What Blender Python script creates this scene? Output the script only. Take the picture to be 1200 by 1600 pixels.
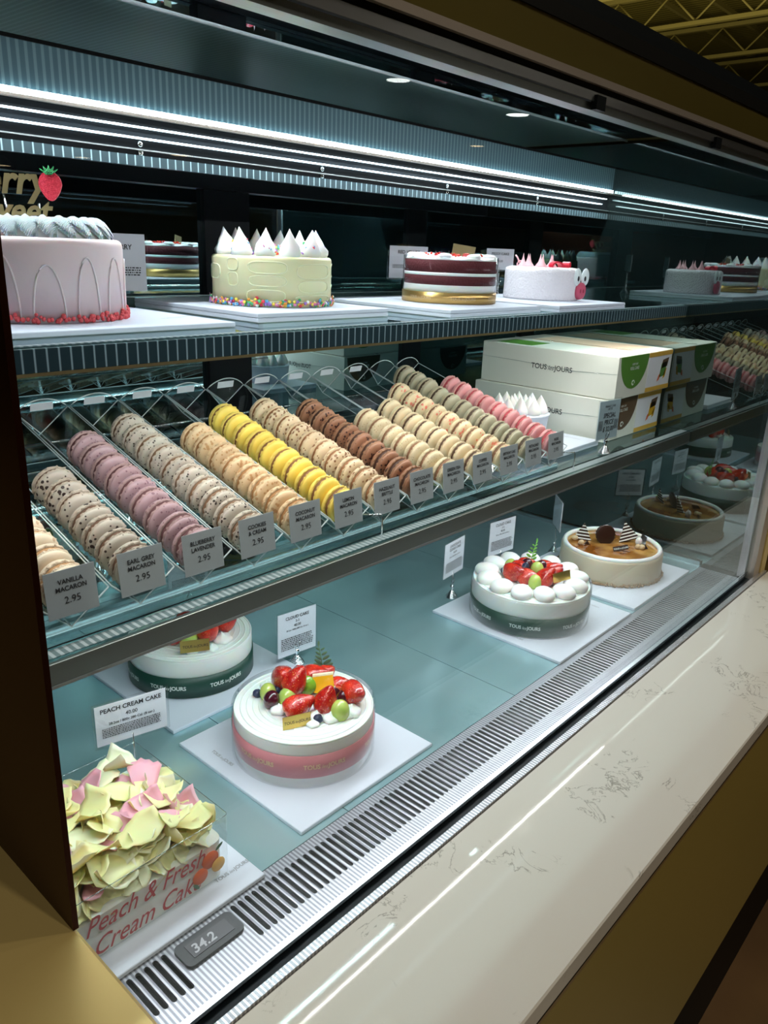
import bpy, math, random
from mathutils import Vector, Matrix, noise
for o in list(bpy.data.objects): bpy.data.objects.remove(o)
PI = math.pi; C = bpy.context.scene.collection; S = bpy.context.scene
R = math.radians
# ------------------------------------------------------------------ camera
cam = bpy.data.objects.new('camera', bpy.data.cameras.new('camera')); C.objects.link(cam)
cam.data.sensor_fit = 'VERTICAL'; cam.data.sensor_height = 32; cam.data.lens = 32 * 1217.7 / 1600
cam.data.clip_start = .02; cam.data.clip_end = 200
yaw, pit, rol = -.85162131, -.32581505, -.03973147
Rm = (Matrix.Rotation(yaw, 3, 'Z') @ Matrix.Rotation(pit, 3, 'X') @ Matrix.Rotation(rol, 3, 'Y')).transposed().transposed()
right, fwd, up = Rm.col[0], Rm.col[1], Rm.col[2]
mw = Matrix.Identity(4)
for i in range(3): mw[i][0] = right[i]; mw[i][1] = up[i]; mw[i][2] = -fwd[i]
mw[2][3] = .7
cam.matrix_world = mw; S.camera = cam
# ------------------------------------------------------------------ world, exposure
W = bpy.data.worlds.new('store_air'); S.world = W; W.use_nodes = True
W.node_tree.nodes['Background'].inputs[0].default_value = (.30, .26, .17, 1)
W.node_tree.nodes['Background'].inputs[1].default_value = .06
S.view_settings.view_transform = 'Standard'; S.view_settings.look = 'None'
S.view_settings.gamma = 1; S.view_settings.use_curve_mapping = False
S.view_settings.exposure = 0.0
LED = 5.0          # strength of the case's led strips
def area(name, loc, size, power, col, rot=(0, 0, 0), sy=None):
    l = bpy.data.lights.new(name, 'AREA'); l.energy = power; l.color = col; l.size = size
    if sy: l.shape = 'RECTANGLE'; l.size_y = sy
    o = bpy.data.objects.new(name, l); o.location = loc; o.rotation_euler = rot; C.objects.link(o); return o
for q_ in ((-.9, -1.2, 3.1), (.6, -1.5, 3.3), (2.4, -1.0, 3.3), (4.4, -1.4, 3.4)):
    area('store_ceiling_light', q_, .14, 17, (1, .90, .72), (R(18), 0, 0))
def strip(name, y, z, power, tilt, x0=.23, x1=1.81, w=.007, col=(.88, .96, 1)):
    # slim led lamp of the case, tilt = angle from straight down towards the back
    return area(name, ((x0+x1)/2, y, z), x1-x0, power, col, (tilt, 0, 0), w)
strip('canopy_led_lamp', .918, .842, 4.6, R(-18))
strip('header_led_lamp', .492, .846, 2.3, R(38), w=.008, col=(.95, .97, 1))
strip('upper_shelf_led_lamp', .742, .586, 3.0, R(20), col=(1, .98, .93))
strip('middle_shelf_led_lamp', .690, .299, 2.8, R(14))
area('added_roof_light', (13, 7, 2.4), 10, 950, (1, .86, .42), (PI, 0, 0))  # added unseen lamp that brightens the roof and trusses

# ------------------------------------------------------------------ materials
MT = {}
def mat(name, col=(.8, .8, .8), rough=.5, metal=0, spec=.5, emit=None, es=0, trans=0, sss=0, coat=0, bump=None, alpha=1):
    m = bpy.data.materials.new(name); m.use_nodes = True; b = m.node_tree.nodes['Principled BSDF']
    b.inputs['Base Color'].default_value = (*col, 1); b.inputs['Roughness'].default_value = rough
    b.inputs['Metallic'].default_value = metal; b.inputs['Specular IOR Level'].default_value = spec
    if emit: b.inputs['Emission Color'].default_value = (*emit, 1); b.inputs['Emission Strength'].default_value = es
    if trans: b.inputs['Transmission Weight'].default_value = trans
    if sss:
        b.inputs['Subsurface Weight'].default_value = sss; b.inputs['Subsurface Scale'].default_value = .01
    if coat: b.inputs['Coat Weight'].default_value = coat; b.inputs['Coat Roughness'].default_value = .08
    b.inputs['Alpha'].default_value = alpha
    MT[name] = m
    if bump: add_bump(m, *bump)
    return m
def N(m, t, **kw):
    n = m.node_tree.nodes.new(t)
    for k, v in kw.items():
        if k in n.inputs.keys(): n.inputs[k].default_value = v
        else: setattr(n, k, v)
    return n
def coords(m, scale=(1, 1, 1), rot=(0, 0, 0)):
    tc = N(m, 'ShaderNodeTexCoord'); mp = N(m, 'ShaderNodeMapping')
    mp.inputs['Scale'].default_value = scale; mp.inputs['Rotation'].default_value = rot
    m.node_tree.links.new(tc.outputs['Object'], mp.inputs[0]); return mp.outputs[0]
def add_bump(m, scale, strength, dist=.001, kind='noise', sc3=(1, 1, 1)):
    L = m.node_tree.links; v = coords(m, sc3)
    if kind == 'noise': t = N(m, 'ShaderNodeTexNoise', Scale=scale, Detail=4.0)
    elif kind == 'voronoi': t = N(m, 'ShaderNodeTexVoronoi', Scale=scale)
    else: t = N(m, 'ShaderNodeTexWave', Scale=scale)
    L.new(v, t.inputs['Vector']); b = N(m, 'ShaderNodeBump', Strength=strength, Distance=dist)
    L.new(t.outputs['Distance'] if kind == 'voronoi' else (t.outputs['Fac'] if 'Fac' in t.outputs else t.outputs[0]), b.inputs['Height'])
    L.new(b.outputs[0], m.node_tree.nodes['Principled BSDF'].inputs['Normal'])
def mix_col(m, fac_out, c1, c2, lo=.45, hi=.55):
    L = m.node_tree.links; r = N(m, 'ShaderNodeValToRGB')
    r.color_ramp.elements[0].position = lo; r.color_ramp.elements[1].position = hi
    r.color_ramp.elements[0].color = (*c1, 1); r.color_ramp.elements[1].color = (*c2, 1)
    L.new(fac_out, r.inputs[0]); return r.outputs[0]
def set_base(m, out): m.node_tree.links.new(out, m.node_tree.nodes['Principled BSDF'].inputs['Base Color'])
def glass(name, tint=(1, 1, 1), refl=(1, 1, 1), ior=1.45, rough=0.0, boost=0.0):
    m = bpy.data.materials.new(name); m.use_nodes = True; nt = m.node_tree; nt.nodes.clear()
    out = N(m, 'ShaderNodeOutputMaterial'); mx = N(m, 'ShaderNodeMixShader'); tr = N(m, 'ShaderNodeBsdfTransparent'); gl = N(m, 'ShaderNodeBsdfGlossy')
    tr.inputs[0].default_value = (*tint, 1); gl.inputs['Color'].default_value = (*refl, 1); gl.inputs['Roughness'].default_value = rough
    L = nt.links; f0 = ((ior-1)/(ior+1))**2 + boost
    lw = N(m, 'ShaderNodeLayerWeight', Blend=.5); pw = N(m, 'ShaderNodeMath', operation='POWER'); pw.inputs[1].default_value = 5
    L.new(lw.outputs['Facing'], pw.inputs[0])
    fr = N(m, 'ShaderNodeMath', operation='MULTIPLY_ADD'); fr.inputs[1].default_value = 1-f0; fr.inputs[2].default_value = f0
    L.new(pw.outputs[0], fr.inputs[0]); L.new(fr.outputs[0], mx.inputs[0])
    L.new(tr.outputs[0], mx.inputs[1]); L.new(gl.outputs[0], mx.inputs[2]); L.new(mx.outputs[0], out.inputs[0])
    MT[name] = m; return m
def dark_mirror(name, refl, base, rough=.01, amount=.5):
    m = bpy.data.materials.new(name); m.use_nodes = True; nt = m.node_tree; nt.nodes.clear(); L = nt.links
    out = N(m, 'ShaderNodeOutputMaterial'); mx = N(m, 'ShaderNodeMixShader'); d = N(m, 'ShaderNodeBsdfDiffuse'); g = N(m, 'ShaderNodeBsdfGlossy')
    d.inputs[0].default_value = (*base, 1); g.inputs['Color'].default_value = (*refl, 1); g.inputs['Roughness'].default_value = rough
    mx.inputs[0].default_value = amount
    L.new(d.outputs[0], mx.inputs[1]); L.new(g.outputs[0], mx.inputs[2]); L.new(mx.outputs[0], out.inputs[0]); MT[name] = m; return m

glass('front_glass', (.96, .98, .98), (.8, .9, 1), 1.3)
glass('shelf_glass', (.78, .90, .88), (.85, .97, 1), 1.55)
glass('acrylic', (.975, .985, .985), (1, 1, 1), 1.4)
glass('sleeve', (.965, .975, .975), (1, 1, 1), 1.35, .03, .03)
m = mat('tray_edge_glow', (.78, .88, .90), .12, 0, .8, alpha=.62)  # pale tint standing in for light glowing in the tray edges
glass('collar', (.985, .99, .99), (.8, .8, .8), 1.15)
glass('acrylic_edge', (.62, .72, .74), (1, 1, 1), 1.6, .08, .25)
dark_mirror('back_mirror', (.60, .80, .84), (.006, .018, .022), .01, .80)
dark_mirror('end_mirror', (.40, .48, .46), (.006, .012, .012), .01, .42)
dark_mirror('canopy_mirror', (.70, .78, .80), (.01, .015, .018), .01, .85)
mat('black_frame', (.005, .007, .009), .35, 0, .12)
mat('black_satin', (.003, .003, .003), .5, 0, .08)
mat('bronze', (.05, .013, .005), .42, .9)
mat('gold_panel', (.74, .56, .22), .38, .35, bump=(3, .05, .01))
mat('dark_gold', (.18, .14, .028), .30, .7, bump=(3, .05, .01))
mat('base_gold_lit', (.46, .36, .09), .36, .35, bump=(3, .05, .01))  # dark gold with the missing store light put into its colour
mat('gold_line', (.55, .42, .20), .35, .8)
mat('gold_foil', (.62, .44, .13), .28, 1)
mat('gold_band', (.60, .38, .13), .32, .9)
mat('aluminium', (.62, .64, .66), .28, 1)
mat('steel_lip', (.36, .40, .40), .30, .95)
mat('chrome', (.85, .86, .88), .06, 1)
mat('pale_metal', (.60, .52, .45), .35, .8)
m = mat('brushed_deck', (.42, .60, .63), .20, .6)
v = coords(m, (420, 1, 1)); w = N(m, 'ShaderNodeTexWave', Scale=1.0, Distortion=.6); m.node_tree.links.new(v, w.inputs['Vector'])
b = N(m, 'ShaderNodeBump', Strength=.18, Distance=.0008); m.node_tree.links.new(w.outputs['Fac'], b.inputs['Height']); m.node_tree.links.new(b.outputs[0], m.node_tree.nodes['Principled BSDF'].inputs['Normal'])
n = N(m, 'ShaderNodeTexNoise', Scale=2.2, Detail=3.0); v2 = coords(m, (1, .5, 1)); m.node_tree.links.new(v2, n.inputs['Vector'])
set_base(m, mix_col(m, n.outputs['Fac'], (.32, .56, .62), (.56, .79, .83), .3, .7))
def ribbed(name, c1, c2, scale, rough=.4, metal=0.0, axis=(1, 0, 0), lo=.55, hi=.8):
    m = mat(name, c1, rough, metal); v = coords(m); w = N(m, 'ShaderNodeTexWave', Scale=scale); m.node_tree.links.new(v, w.inputs['Vector'])
    set_base(m, mix_col(m, w.outputs['Fac'], c1, c2, lo, hi)); return m
ribbed('ribbed_fascia', (.06, .13, .16), (.15, .25, .275), 34, .4)
ribbed('canopy_dark', (.05, .085, .085), (.10, .15, .15), 34, .35)
ribbed('shelf_lip_ribbed', (.02, .045, .055), (.30, .42, .46), 27, .35, 0, lo=.90, hi=.99)
ribbed('shelf_frit', (.14, .20, .21), (.40, .46, .48), 38, .3, 0, lo=.5, hi=.7)
ribbed('grille_metal', (.22, .22, .25), (.50, .50, .54), 62, .36, .85, lo=.2, hi=.8)
ribbed('sparkle_strip', (.45, .47, .52), (.95, .95, 1.0), 60, .2, .7)
m = MT['sparkle_strip']; add_bump(m, 700, .6, .001)
mat('slot_dark', (.01, .013, .014), .5)
m = mat('marble', (.66, .63, .585), .035, 0, .14)
v = coords(m); n = N(m, 'ShaderNodeTexNoise', Scale=17.0, Detail=7.0, Roughness=.62, Distortion=1.6); m.node_tree.links.new(v, n.inputs['Vector'])
n2 = N(m, 'ShaderNodeTexNoise', Scale=9.0, Detail=2.0); m.node_tree.links.new(v, n2.inputs['Vector'])
sub = N(m, 'ShaderNodeMath', operation='SUBTRACT'); sub.inputs[1].default_value = .5; ab = N(m, 'ShaderNodeMath', operation='ABSOLUTE')
m.node_tree.links.new(n.outputs['Fac'], sub.inputs[0]); m.node_tree.links.new(sub.outputs[0], ab.inputs[0])
th = N(m, 'ShaderNodeMapRange'); th.inputs['From Min'].default_value = .44; th.inputs['From Max'].default_value = .58; th.inputs['To Min'].default_value = .06; th.inputs['To Max'].default_value = 0
m.node_tree.links.new(n2.outputs['Fac'], th.inputs['Value'])
ad = N(m, 'ShaderNodeMath', operation='ADD'); m.node_tree.links.new(ab.outputs[0], ad.inputs[0]); m.node_tree.links.new(th.outputs[0], ad.inputs[1])
set_base(m, mix_col(m, ad.outputs[0], (.30, .28, .25), (.66, .63, .585), .0, .016))
mat('led', (1, 1, 1), .5, emit=(.72, .90, 1.0), es=LED)
m = MT['led']; v = coords(m); w = N(m, 'ShaderNodeTexWave', Scale=26.0); m.node_tree.links.new(v, w.inputs['Vector'])
mr = N(m, 'ShaderNodeMapRange'); mr.inputs['To Min'].default_value = LED * .45; mr.inputs['To Max'].default_value = LED * 1.55
m.node_tree.links.new(w.outputs['Fac'], mr.inputs['Value']); m.node_tree.links.new(mr.outputs[0], m.node_tree.nodes['Principled BSDF'].inputs['Emission Strength'])
mat('glow_line', (1, 1, 1), .5, emit=(.70, .92, 1.0), es=2.5)
mat('led_lip', (1, 1, 1), .5, emit=(.86, .92, 1.0), es=4)
mat('warm_lamp', (1, 1, 1), .5, emit=(1, .66, .32), es=14)
mat('white_lamp', (1, 1, 1), .5, emit=(1, .93, .8), es=26)
mat('lamp_metal', (.05, .05, .05), .4, .5)
m = mat('floor_stone', (.09, .055, .03), .25, 0, .5)
v = coords(m); n = N(m, 'ShaderNodeTexNoise', Scale=2.0, Detail=5.0); m.node_tree.links.new(v, n.inputs['Vector']); set_base(m, mix_col(m, n.outputs['Fac'], (.05, .028, .014), (.16, .09, .04), .3, .7))
ribbed('roof_deck', (.20, .17, .04), (.40, .35, .10), 1.6, .7)
mat('truss_paint', (.27, .235, .085), .6)
mat('duct_paint', (.22, .19, .06), .6)
mat('store_wall', (.030, .022, .014), .7)
# food
mat('cream', (.90, .90, .86), .45, sss=.25, bump=(60, .15, .002))
mat('meringue', (.93, .92, .90), .5, sss=.25)
mat('blue_cream', (.80, .88, .92), .5, sss=.2, bump=(1, .9, .002, 'wave', (260, 1, 1)))
mat('pink_frosting', (.80, .65, .66), .5, sss=.2, bump=(22, .35, .004))
mat('yellow_frosting', (.86, .82, .50), .45, sss=.2, bump=(18, .25, .004))
mat('yellow_ridge', (.90, .87, .58), .45, sss=.2)
mat('pink_ridge', (.84, .70, .71), .5, sss=.2)
mat('coconut_coat', (.90, .84, .87), .7, bump=(260, 1.0, .004))
mat('red_crumb', (.75, .10, .11), .6, bump=(300, .8, .002))
mat('velvet_sponge', (.085, .008, .012), .85, bump=(300, .7, .002))
mat('strawberry_red', (.62, .018, .012), .16, coat=.8, bump=(420, .6, .0012, 'voronoi'))
m = MT['strawberry_red']; v = coords(m); vo = N(m, 'ShaderNodeTexVoronoi', Scale=330.0); m.node_tree.links.new(v, vo.inputs['Vector']); n = N(m, 'ShaderNodeTexNoise', Scale=60.0); m.node_tree.links.new(v, n.inputs['Vector'])
mxx = N(m, 'ShaderNodeMix', data_type='RGBA'); m.node_tree.links.new(mix_col(m, vo.outputs['Distance'], (1, 1, 1), (0, 0, 0), .12, .2), mxx.inputs[0]); m.node_tree.links.new(mix_col(m, n.outputs['Fac'], (.42, .008, .008), (.72, .035, .015), .35, .65), mxx.inputs[6]); mxx.inputs[7].default_value = (.80, .38, .10, 1); set_base(m, mxx.outputs[2])
mat('strawberry_cut', (.80, .20, .09), .25, coat=.6)
mat('grape_green', (.46, .60, .14), .18, coat=.5, sss=.4)
mat('grape_dark', (.060, .006, .016), .14, coat=.7)
mat('blueberry', (.020, .030, .070), .38, coat=.1)
mat('kiwi', (.20, .42, .03), .2, coat=.6)
mat('orange_flesh', (.92, .50, .02), .18, coat=.6)
mat('orange_pith', (.92, .84, .58), .5)
mat('leaf', (.09, .19, .11), .45)
mat('leaf_bright', (.18, .50, .08), .45)
mat('caramel_side', (.66, .57, .42), .35, sss=.2)
m = mat('caramel_glaze', (.55, .24, .04), .08, 0, .5, coat=1)
v = coords(m); n = N(m, 'ShaderNodeTexNoise', Scale=14.0, Detail=3.0); m.node_tree.links.new(v, n.inputs['Vector']); set_base(m, mix_col(m, n.outputs['Fac'], (.28, .085, .012), (.66, .36, .10), .38, .66))
mat('crumb', (.42, .28, .17), .7)
mat('dark_chocolate', (.030, .010, .006), .3)
m = mat('striped_chocolate', (.030, .010, .006), .35); v = coords(m); w = N(m, 'ShaderNodeTexWave', Scale=42.0, bands_direction='Z'); m.node_tree.links.new(v, w.inputs['Vector']); set_base(m, mix_col(m, w.outputs['Fac'], (.030, .010, .006), (.9, .88, .82), .60, .68))
mat('hazelnut', (.66, .48, .28), .5)
mat('white_shaving', (.88, .80, .40), .38, sss=.25)
mat('cream_shaving', (.90, .85, .58), .38, sss=.25)
mat('pink_shaving', (.86, .40, .48), .38, sss=.25)
mat('peach_skin', (.80, .16, .06), .5)
mat('peach_flesh', (.90, .50, .14), .5)
mat('green_band', (.010, .060, .042), .4)
mat('grey_green_band', (.035, .085, .065), .4)
mat('pink_band', (.66, .235, .265), .4)
mat('white_ink', (.80, .86, .80), .4)
mat('gold_ink', (.80, .58, .34), .35, .5)
mat('ink', (.025, .025, .03), .6)
mat('grey_ink', (.32, .33, .36), .6)
mat('red_ink', (.50, .07, .08), .6)
mat('board_white', (.72, .76, .86), .45)
mat('card_white', (.82, .82, .88), .5)
mat('card_grey', (.50, .54, .58), .5)
mat('card_blue', (.44, .58, .66), .5)
mat('sticker', (.70, .74, .80), .5)
mat('box_card', (.78, .78, .70), .45)
mat('box_green', (.10, .26, .035), .45)
mat('box_brown', (.12, .07, .035), .45)
mat('box_orange', (.72, .42, .06), .45)
mat('box_top_pink', (.80, .56, .40), .45)
mat('pig_pink', (.62, .09, .16), .45)
mat('pig_dark', (.36, .03, .07), .5)
mat('pig_light', (.85, .45, .48), .5)
mat('pig_red', (.72, .02, .05), .35)
mat('eye_white', (.86, .93, .92), .4)
mat('eye_black', (.01, .01, .012), .4)
mat('glitter_red', (.62, .01, .04), .35, .3, bump=(900, 1, .003, 'voronoi'))
mat('glitter_green', (.02, .30, .08), .35, .3, bump=(900, 1, .003, 'voronoi'))
mat('topper_gold', (.30, .24, .12), .3, .7)
mat('lcd_case', (.045, .048, .055), .4)
mat('lcd', (.12, .12, .135), .25)
mat('lcd_digit', (.42, .42, .46), .5)

# ------------------------------------------------------------------ mesh builder
class M:
    def __init__(s): s.v = []; s.f = []; s.mi = []; s.cur = 0; s.sm = []
    def add(s, vs, fs, smooth=False):
        k = len(s.v); s.v += [tuple(p) for p in vs]
        for f in fs: s.f.append(tuple(i + k for i in f)); s.mi.append(s.cur); s.sm.append(smooth)
        return s
    def box(s, a, b, bev=0):
        x0, y0, z0 = a; x1, y1, z1 = b
        if bev:
            c = bev; P = []
            for z, q in ((z0, c), (z0 + c, 0), (z1 - c, 0), (z1, c)):
                P += [(x0 + q, y0 + q, z), (x1 - q, y0 + q, z), (x1 - q, y1 - q, z), (x0 + q, y1 - q, z)]
            F = [(3, 2, 1, 0), (12, 13, 14, 15)]
            for l in range(3):
                for i in range(4): F.append((l*4+i, l*4+(i+1) % 4, l*4+4+(i+1) % 4, l*4+4+i))
            return s.add(P, F)
        P = [(x0, y0, z0), (x1, y0, z0), (x1, y1, z0), (x0, y1, z0), (x0, y0, z1), (x1, y0, z1), (x1, y1, z1), (x0, y1, z1)]
        return s.add(P, [(3, 2, 1, 0), (4, 5, 6, 7), (0, 1, 5, 4), (1, 2, 6, 5), (2, 3, 7, 6), (3, 0, 4, 7)])
    def lathe(s, prof, n=48, wob=None, cap=True, smooth=True):
        P = []; F = []
        for j, (r, z) in enumerate(prof):
            for i in range(n):
                a = 2*PI*i/n; rr, zz = r, z
                if wob: rr, zz = wob(a, r, z, j)
                P.append((rr*math.cos(a), rr*math.sin(a), zz))
        for j in range(len(prof)-1):
            for i in range(n): F.append((j*n+i, j*n+(i+1) % n, (j+1)*n+(i+1) % n, (j+1)*n+i))
        if cap:
            if prof[0][0] > 1e-5: F.append(tuple(range(n-1, -1, -1)))
            if prof[-1][0] > 1e-5: F.append(tuple((len(prof)-1)*n+i for i in range(n)))
        return s.add(P, F, smooth)
    def tube(s, pts, r, n=8, rad=None, closed=False):
        pts = [Vector(p) for p in pts]; P = []; F = []; K = len(pts)
        for j, p in enumerate(pts):
            a = pts[(j-1) % K] if (closed or j > 0) else p; b = pts[(j+1) % K] if (closed or j < K-1) else p
            d = (b-a).normalized(); u = d.orthogonal() if abs(d.z) > .9 else d.cross(Vector((0, 0, 1)))
            u.normalize(); w = d.cross(u); rr = rad[j] if rad else r
            for i in range(n): q = 2*PI*i/n; P.append(p + (u*math.cos(q) + w*math.sin(q))*rr)
        for j in range(K if closed else K-1):
            k2 = (j+1) % K
            for i in range(n): F.append((j*n+i, j*n+(i+1) % n, k2*n+(i+1) % n, k2*n+i))
        if not closed: F += [tuple(range(n-1, -1, -1)), tuple((K-1)*n+i for i in range(n))]
        return s.add(P, F, True)
    def prism(s, poly, t, plane='xz', off=0):      # polygon extruded by t
        def f(a, b, c): return {'xz': (a, c, b), 'xy': (a, b, c), 'yz': (c, a, b)}[plane]
        n = len(poly); P = [f(a, b, off) for a, b in poly] + [f(a, b, off+t) for a, b in poly]
        F = [tuple(range(n)), tuple(range(2*n-1, n-1, -1))] + [(i, n+i, n+(i+1) % n, (i+1) % n) for i in range(n)]
        return s.add(P, F)
    def ball(s, c, r, n=16, m=10, sq=(1, 1, 1), wob=None):
        P = []; F = []
        for j in range(m+1):
            t = PI*j/m
            for i in range(n):
                a = 2*PI*i/n; d = Vector((math.sin(t)*math.cos(a), math.sin(t)*math.sin(a), math.cos(t)))
                q = r*(wob(d) if wob else 1); P.append((c[0]+d.x*q*sq[0], c[1]+d.y*q*sq[1], c[2]+d.z*q*sq[2]))
        for j in range(m):
            for i in range(n): F.append((j*n+i, (j+1)*n+i, (j+1)*n+(i+1) % n, j*n+(i+1) % n))
        return s.add(P, F, True)
    def xf(s, mx):
        s.v = [tuple(mx @ Vector(p)) for p in s.v]; return s
    def merge(s, o, mx=None):
        k = len(s.v); s.v += [tuple(mx @ Vector(p)) if mx else p for p in o.v]
        s.f += [tuple(i+k for i in f) for f in o.f]; s.mi += [q + s.cur for q in o.mi]; s.sm += o.sm; return s
    def mesh(s, name, mats):
        me = bpy.data.meshes.new(name); me.from_pydata(s.v, [], s.f); me.update()
        for q in (mats if isinstance(mats, (list, tuple)) else [mats]): me.materials.append(MT[q])
        me.polygons.foreach_set('material_index', s.mi); me.polygons.foreach_set('use_smooth', s.sm); return me
    def build(s, name, mats, parent=None, label=None, loc=None, rot=None, kind=None):
        o = bpy.data.objects.new(name, s.mesh(name, mats)); C.objects.link(o)
        if parent: o.parent = parent
        if loc: o.location = loc
        if rot: o.rotation_euler = rot
        if label: o['label'] = label
        if kind: o['kind'] = kind
        return o
def thing(name, label, cat, loc=(0, 0, 0), rz=0, group=None, rx=0, ry=0):
    o = bpy.data.objects.new(name, None); C.objects.link(o); o.empty_display_size = .02
    o.location = loc; o.rotation_euler = (rx, ry, rz); o['label'] = label; o['category'] = cat
    if group: o['group'] = group
    return o
def tag(o, label, cat, group=None):
    o['label'] = label; o['category'] = cat
    if group: o['group'] = group
    return o
def struct(o): o['kind'] = 'structure'; return o
def relabel(c, l):
    c['label'] = l; return c
def copy_tree(o, parent=None):
    c = o.copy(); C.objects.link(c); c.parent = parent
    for ch in list(o.children): copy_tree(ch, c)
    return c
def smoothstep(x): x = max(0, min(1, x)); return x*x*(3-2*x)
_tc = {}
def text_mesh(txt, h, align='CENTER', shear=0, bold=0, sx=1.0):
    """flat lettering in the xz plane facing -y, cap height h"""
    key = (txt, align, shear, bold)
    if key not in _tc:
        cu = bpy.data.curves.new('lettering', 'FONT'); cu.body = txt; cu.size = 1; cu.align_x = align; cu.shear = shear; cu.offset = bold; cu.resolution_u = 3
        ob = bpy.data.objects.new('lettering', cu); C.objects.link(ob); dg = bpy.context.evaluated_depsgraph_get()
        me = bpy.data.meshes.new_from_object(ob.evaluated_get(dg)); bpy.data.objects.remove(ob)
        _tc[key] = ([tuple(v.co) for v in me.vertices], [tuple(p.vertices) for p in me.polygons]); bpy.data.meshes.remove(me)
    vs, fs = _tc[key]; k = h/.70
    m = M(); m.add([(x*k*sx, 0, y*k) for x, y, z in vs], fs); return m
def brand(h, bold=.012):
    a = M(); a.merge(text_mesh('TOUS', h, 'RIGHT', bold=bold, sx=.95), Matrix.Translation((-h*.85, 0, 0)))
    a.merge(text_mesh('les', h*.85, 'CENTER', .35), Matrix.Translation((0, 0, 0)))
    a.merge(text_mesh('JOURS', h, 'LEFT', bold=bold, sx=.95), Matrix.Translation((h*.85, 0, 0))); return a
def wrap(m, r, a0):      # lettering in xz wrapped on a cylinder of radius r, centred at angle a0
    m.v = [((r - y)*math.cos(a0 + x/r), (r - y)*math.sin(a0 + x/r), z) for x, y, z in m.v]; return m

# ------------------------------------------------------------------ the setting
FZ = -.86
struct(M().box((-6, -7, FZ-.05), (46, 30, FZ)).build('floor', 'floor_stone'))
struct(M().box((-6, -7, 7.6), (46, 34, 7.7)).build('ceiling', 'roof_deck'))
struct(M().box((-6, -7.1, FZ), (40, -7, 7.6)).build('wall_front', 'store_wall'))
struct(M().box((-6.1, -7, FZ), (-6, 30, 7.6)).build('wall_left', 'store_wall'))
struct(M().box((-6, 30, FZ), (46, 30.1, 7.6)).build('wall_back', 'store_wall'))
struct(M().box((46, -7, FZ), (46.1, 30, 7.6)).build('wall_right', 'store_wall'))
# roof trusses and purlins under the warehouse ceiling
def truss(x, z, label, y0=-2, y1=26):
    t = thing('roof_truss', label, 'truss', (x, y0, z), group='roof trusses above the case')
    M().box((-.07, 0, .75), (.07, y1-y0, .85)).build('top_chord', 'truss_paint', t)
    M().box((-.07, 0, 0), (.07, y1-y0, .09)).build('bottom_chord', 'truss_paint', t)
    m = M(); y = 0; up_ = True
    while y < y1-y0-.6:
        a, b_ = ((0, y, .1), (0, y+.7, .75)) if up_ else ((0, y, .75), (0, y+.7, .1))
        m.tube([a, b_], .025, 6); y += .7; up_ = not up_
    m.build('web_bars', 'truss_paint', t)
ORDT = ['nearest', 'second nearest', 'third nearest', 'fourth nearest', 'fifth nearest', 'sixth nearest', 'seventh nearest', 'farthest']
for i, x in enumerate((9.2, 11.2, 13.4, 15.8, 18.4, 21.4, 25.0, 29.5)):
    truss(x, 6.2, ORDT[i] + ' olive steel truss below the roof deck, behind the black canopy edge')
for i in range(9):
    tag(M().box((0, -.05, 0), (38, .05, .12)).build('roof_beam', 'truss_paint', loc=(3, 1.6+1.15*i, 7.2)),
        'pale steel purlin running away under the roof deck, number %s counted from the canopy edge' % ['one', 'two', 'three', 'four', 'five', 'six', 'seven', 'eight', 'nine'][i], 'beam', 'purlins under the roof')
tag(M().tube([(12.4, -1, 5.9), (12.4, 26, 5.9)], .10, 14).build('air_duct', 'duct_paint'), 'long round dark pipe hanging below the roof trusses', 'pipe')
tag(M().tube([(6, 4.6, 5.6), (40, 4.6, 5.6)], .05, 10).build('sprinkler_pipe', 'truss_paint'), 'thin steel pipe crossing below the roof trusses', 'pipe')
# pendant lamps behind the camera, seen as reflections in the glass
def pendant(i, loc, r, m, label):
    t = thing('pendant_lamp', label, 'lamp', loc, group='store lamps mirrored in the glass')
    M().lathe([(r*.12, r*.9), (r*.5, r*.75), (r*.85, r*.4), (r, 0), (r*.97, 0), (r*.8, .38*r), (r*.12, r*.8)], 24).build('lamp_shade', 'lamp_metal', t)
    M().lathe([(0.001, .02*r), (r*.92, .03*r), (r*.9, .08*r), (0.001, .1*r)], 24).build('lamp_diffuser', m, t)
    M().tube([(0, 0, r*.8), (0, 0, 7.6-loc[2])], .006, 6).build('cord', 'lamp_metal', t)
for i, (x, z, y, r, mm) in enumerate(((3.09, 1.20, -2.256, .075, 'warm_lamp'), (2.2, 1.055, -2.256, .05, 'warm_lamp'), (1.73, 1.0, -2.256, .035, 'warm_lamp'), (1.40, .94, -2.256, .04, 'warm_lamp'),
                                 (3.63, 1.58, -2.256, .07, 'white_lamp'), (4.84, 1.57, -2.256, .08, 'white_lamp'), (7.5, 1.78, -4.5, .08, 'warm_lamp'))):
    pendant(i, (x, y, z), r, mm, ['large warm pendant lamp mirrored over the light bar', 'warm pendant lamp mirrored left of the yellow cake', 'small warm pendant lamp mirrored near the left edge', 'warm pendant lamp mirrored above the gold cake topper',
        'white pendant lamp mirrored in the top middle', 'white pendant lamp mirrored right of the middle', 'far warm pendant lamp mirrored at the right'][i])

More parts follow.
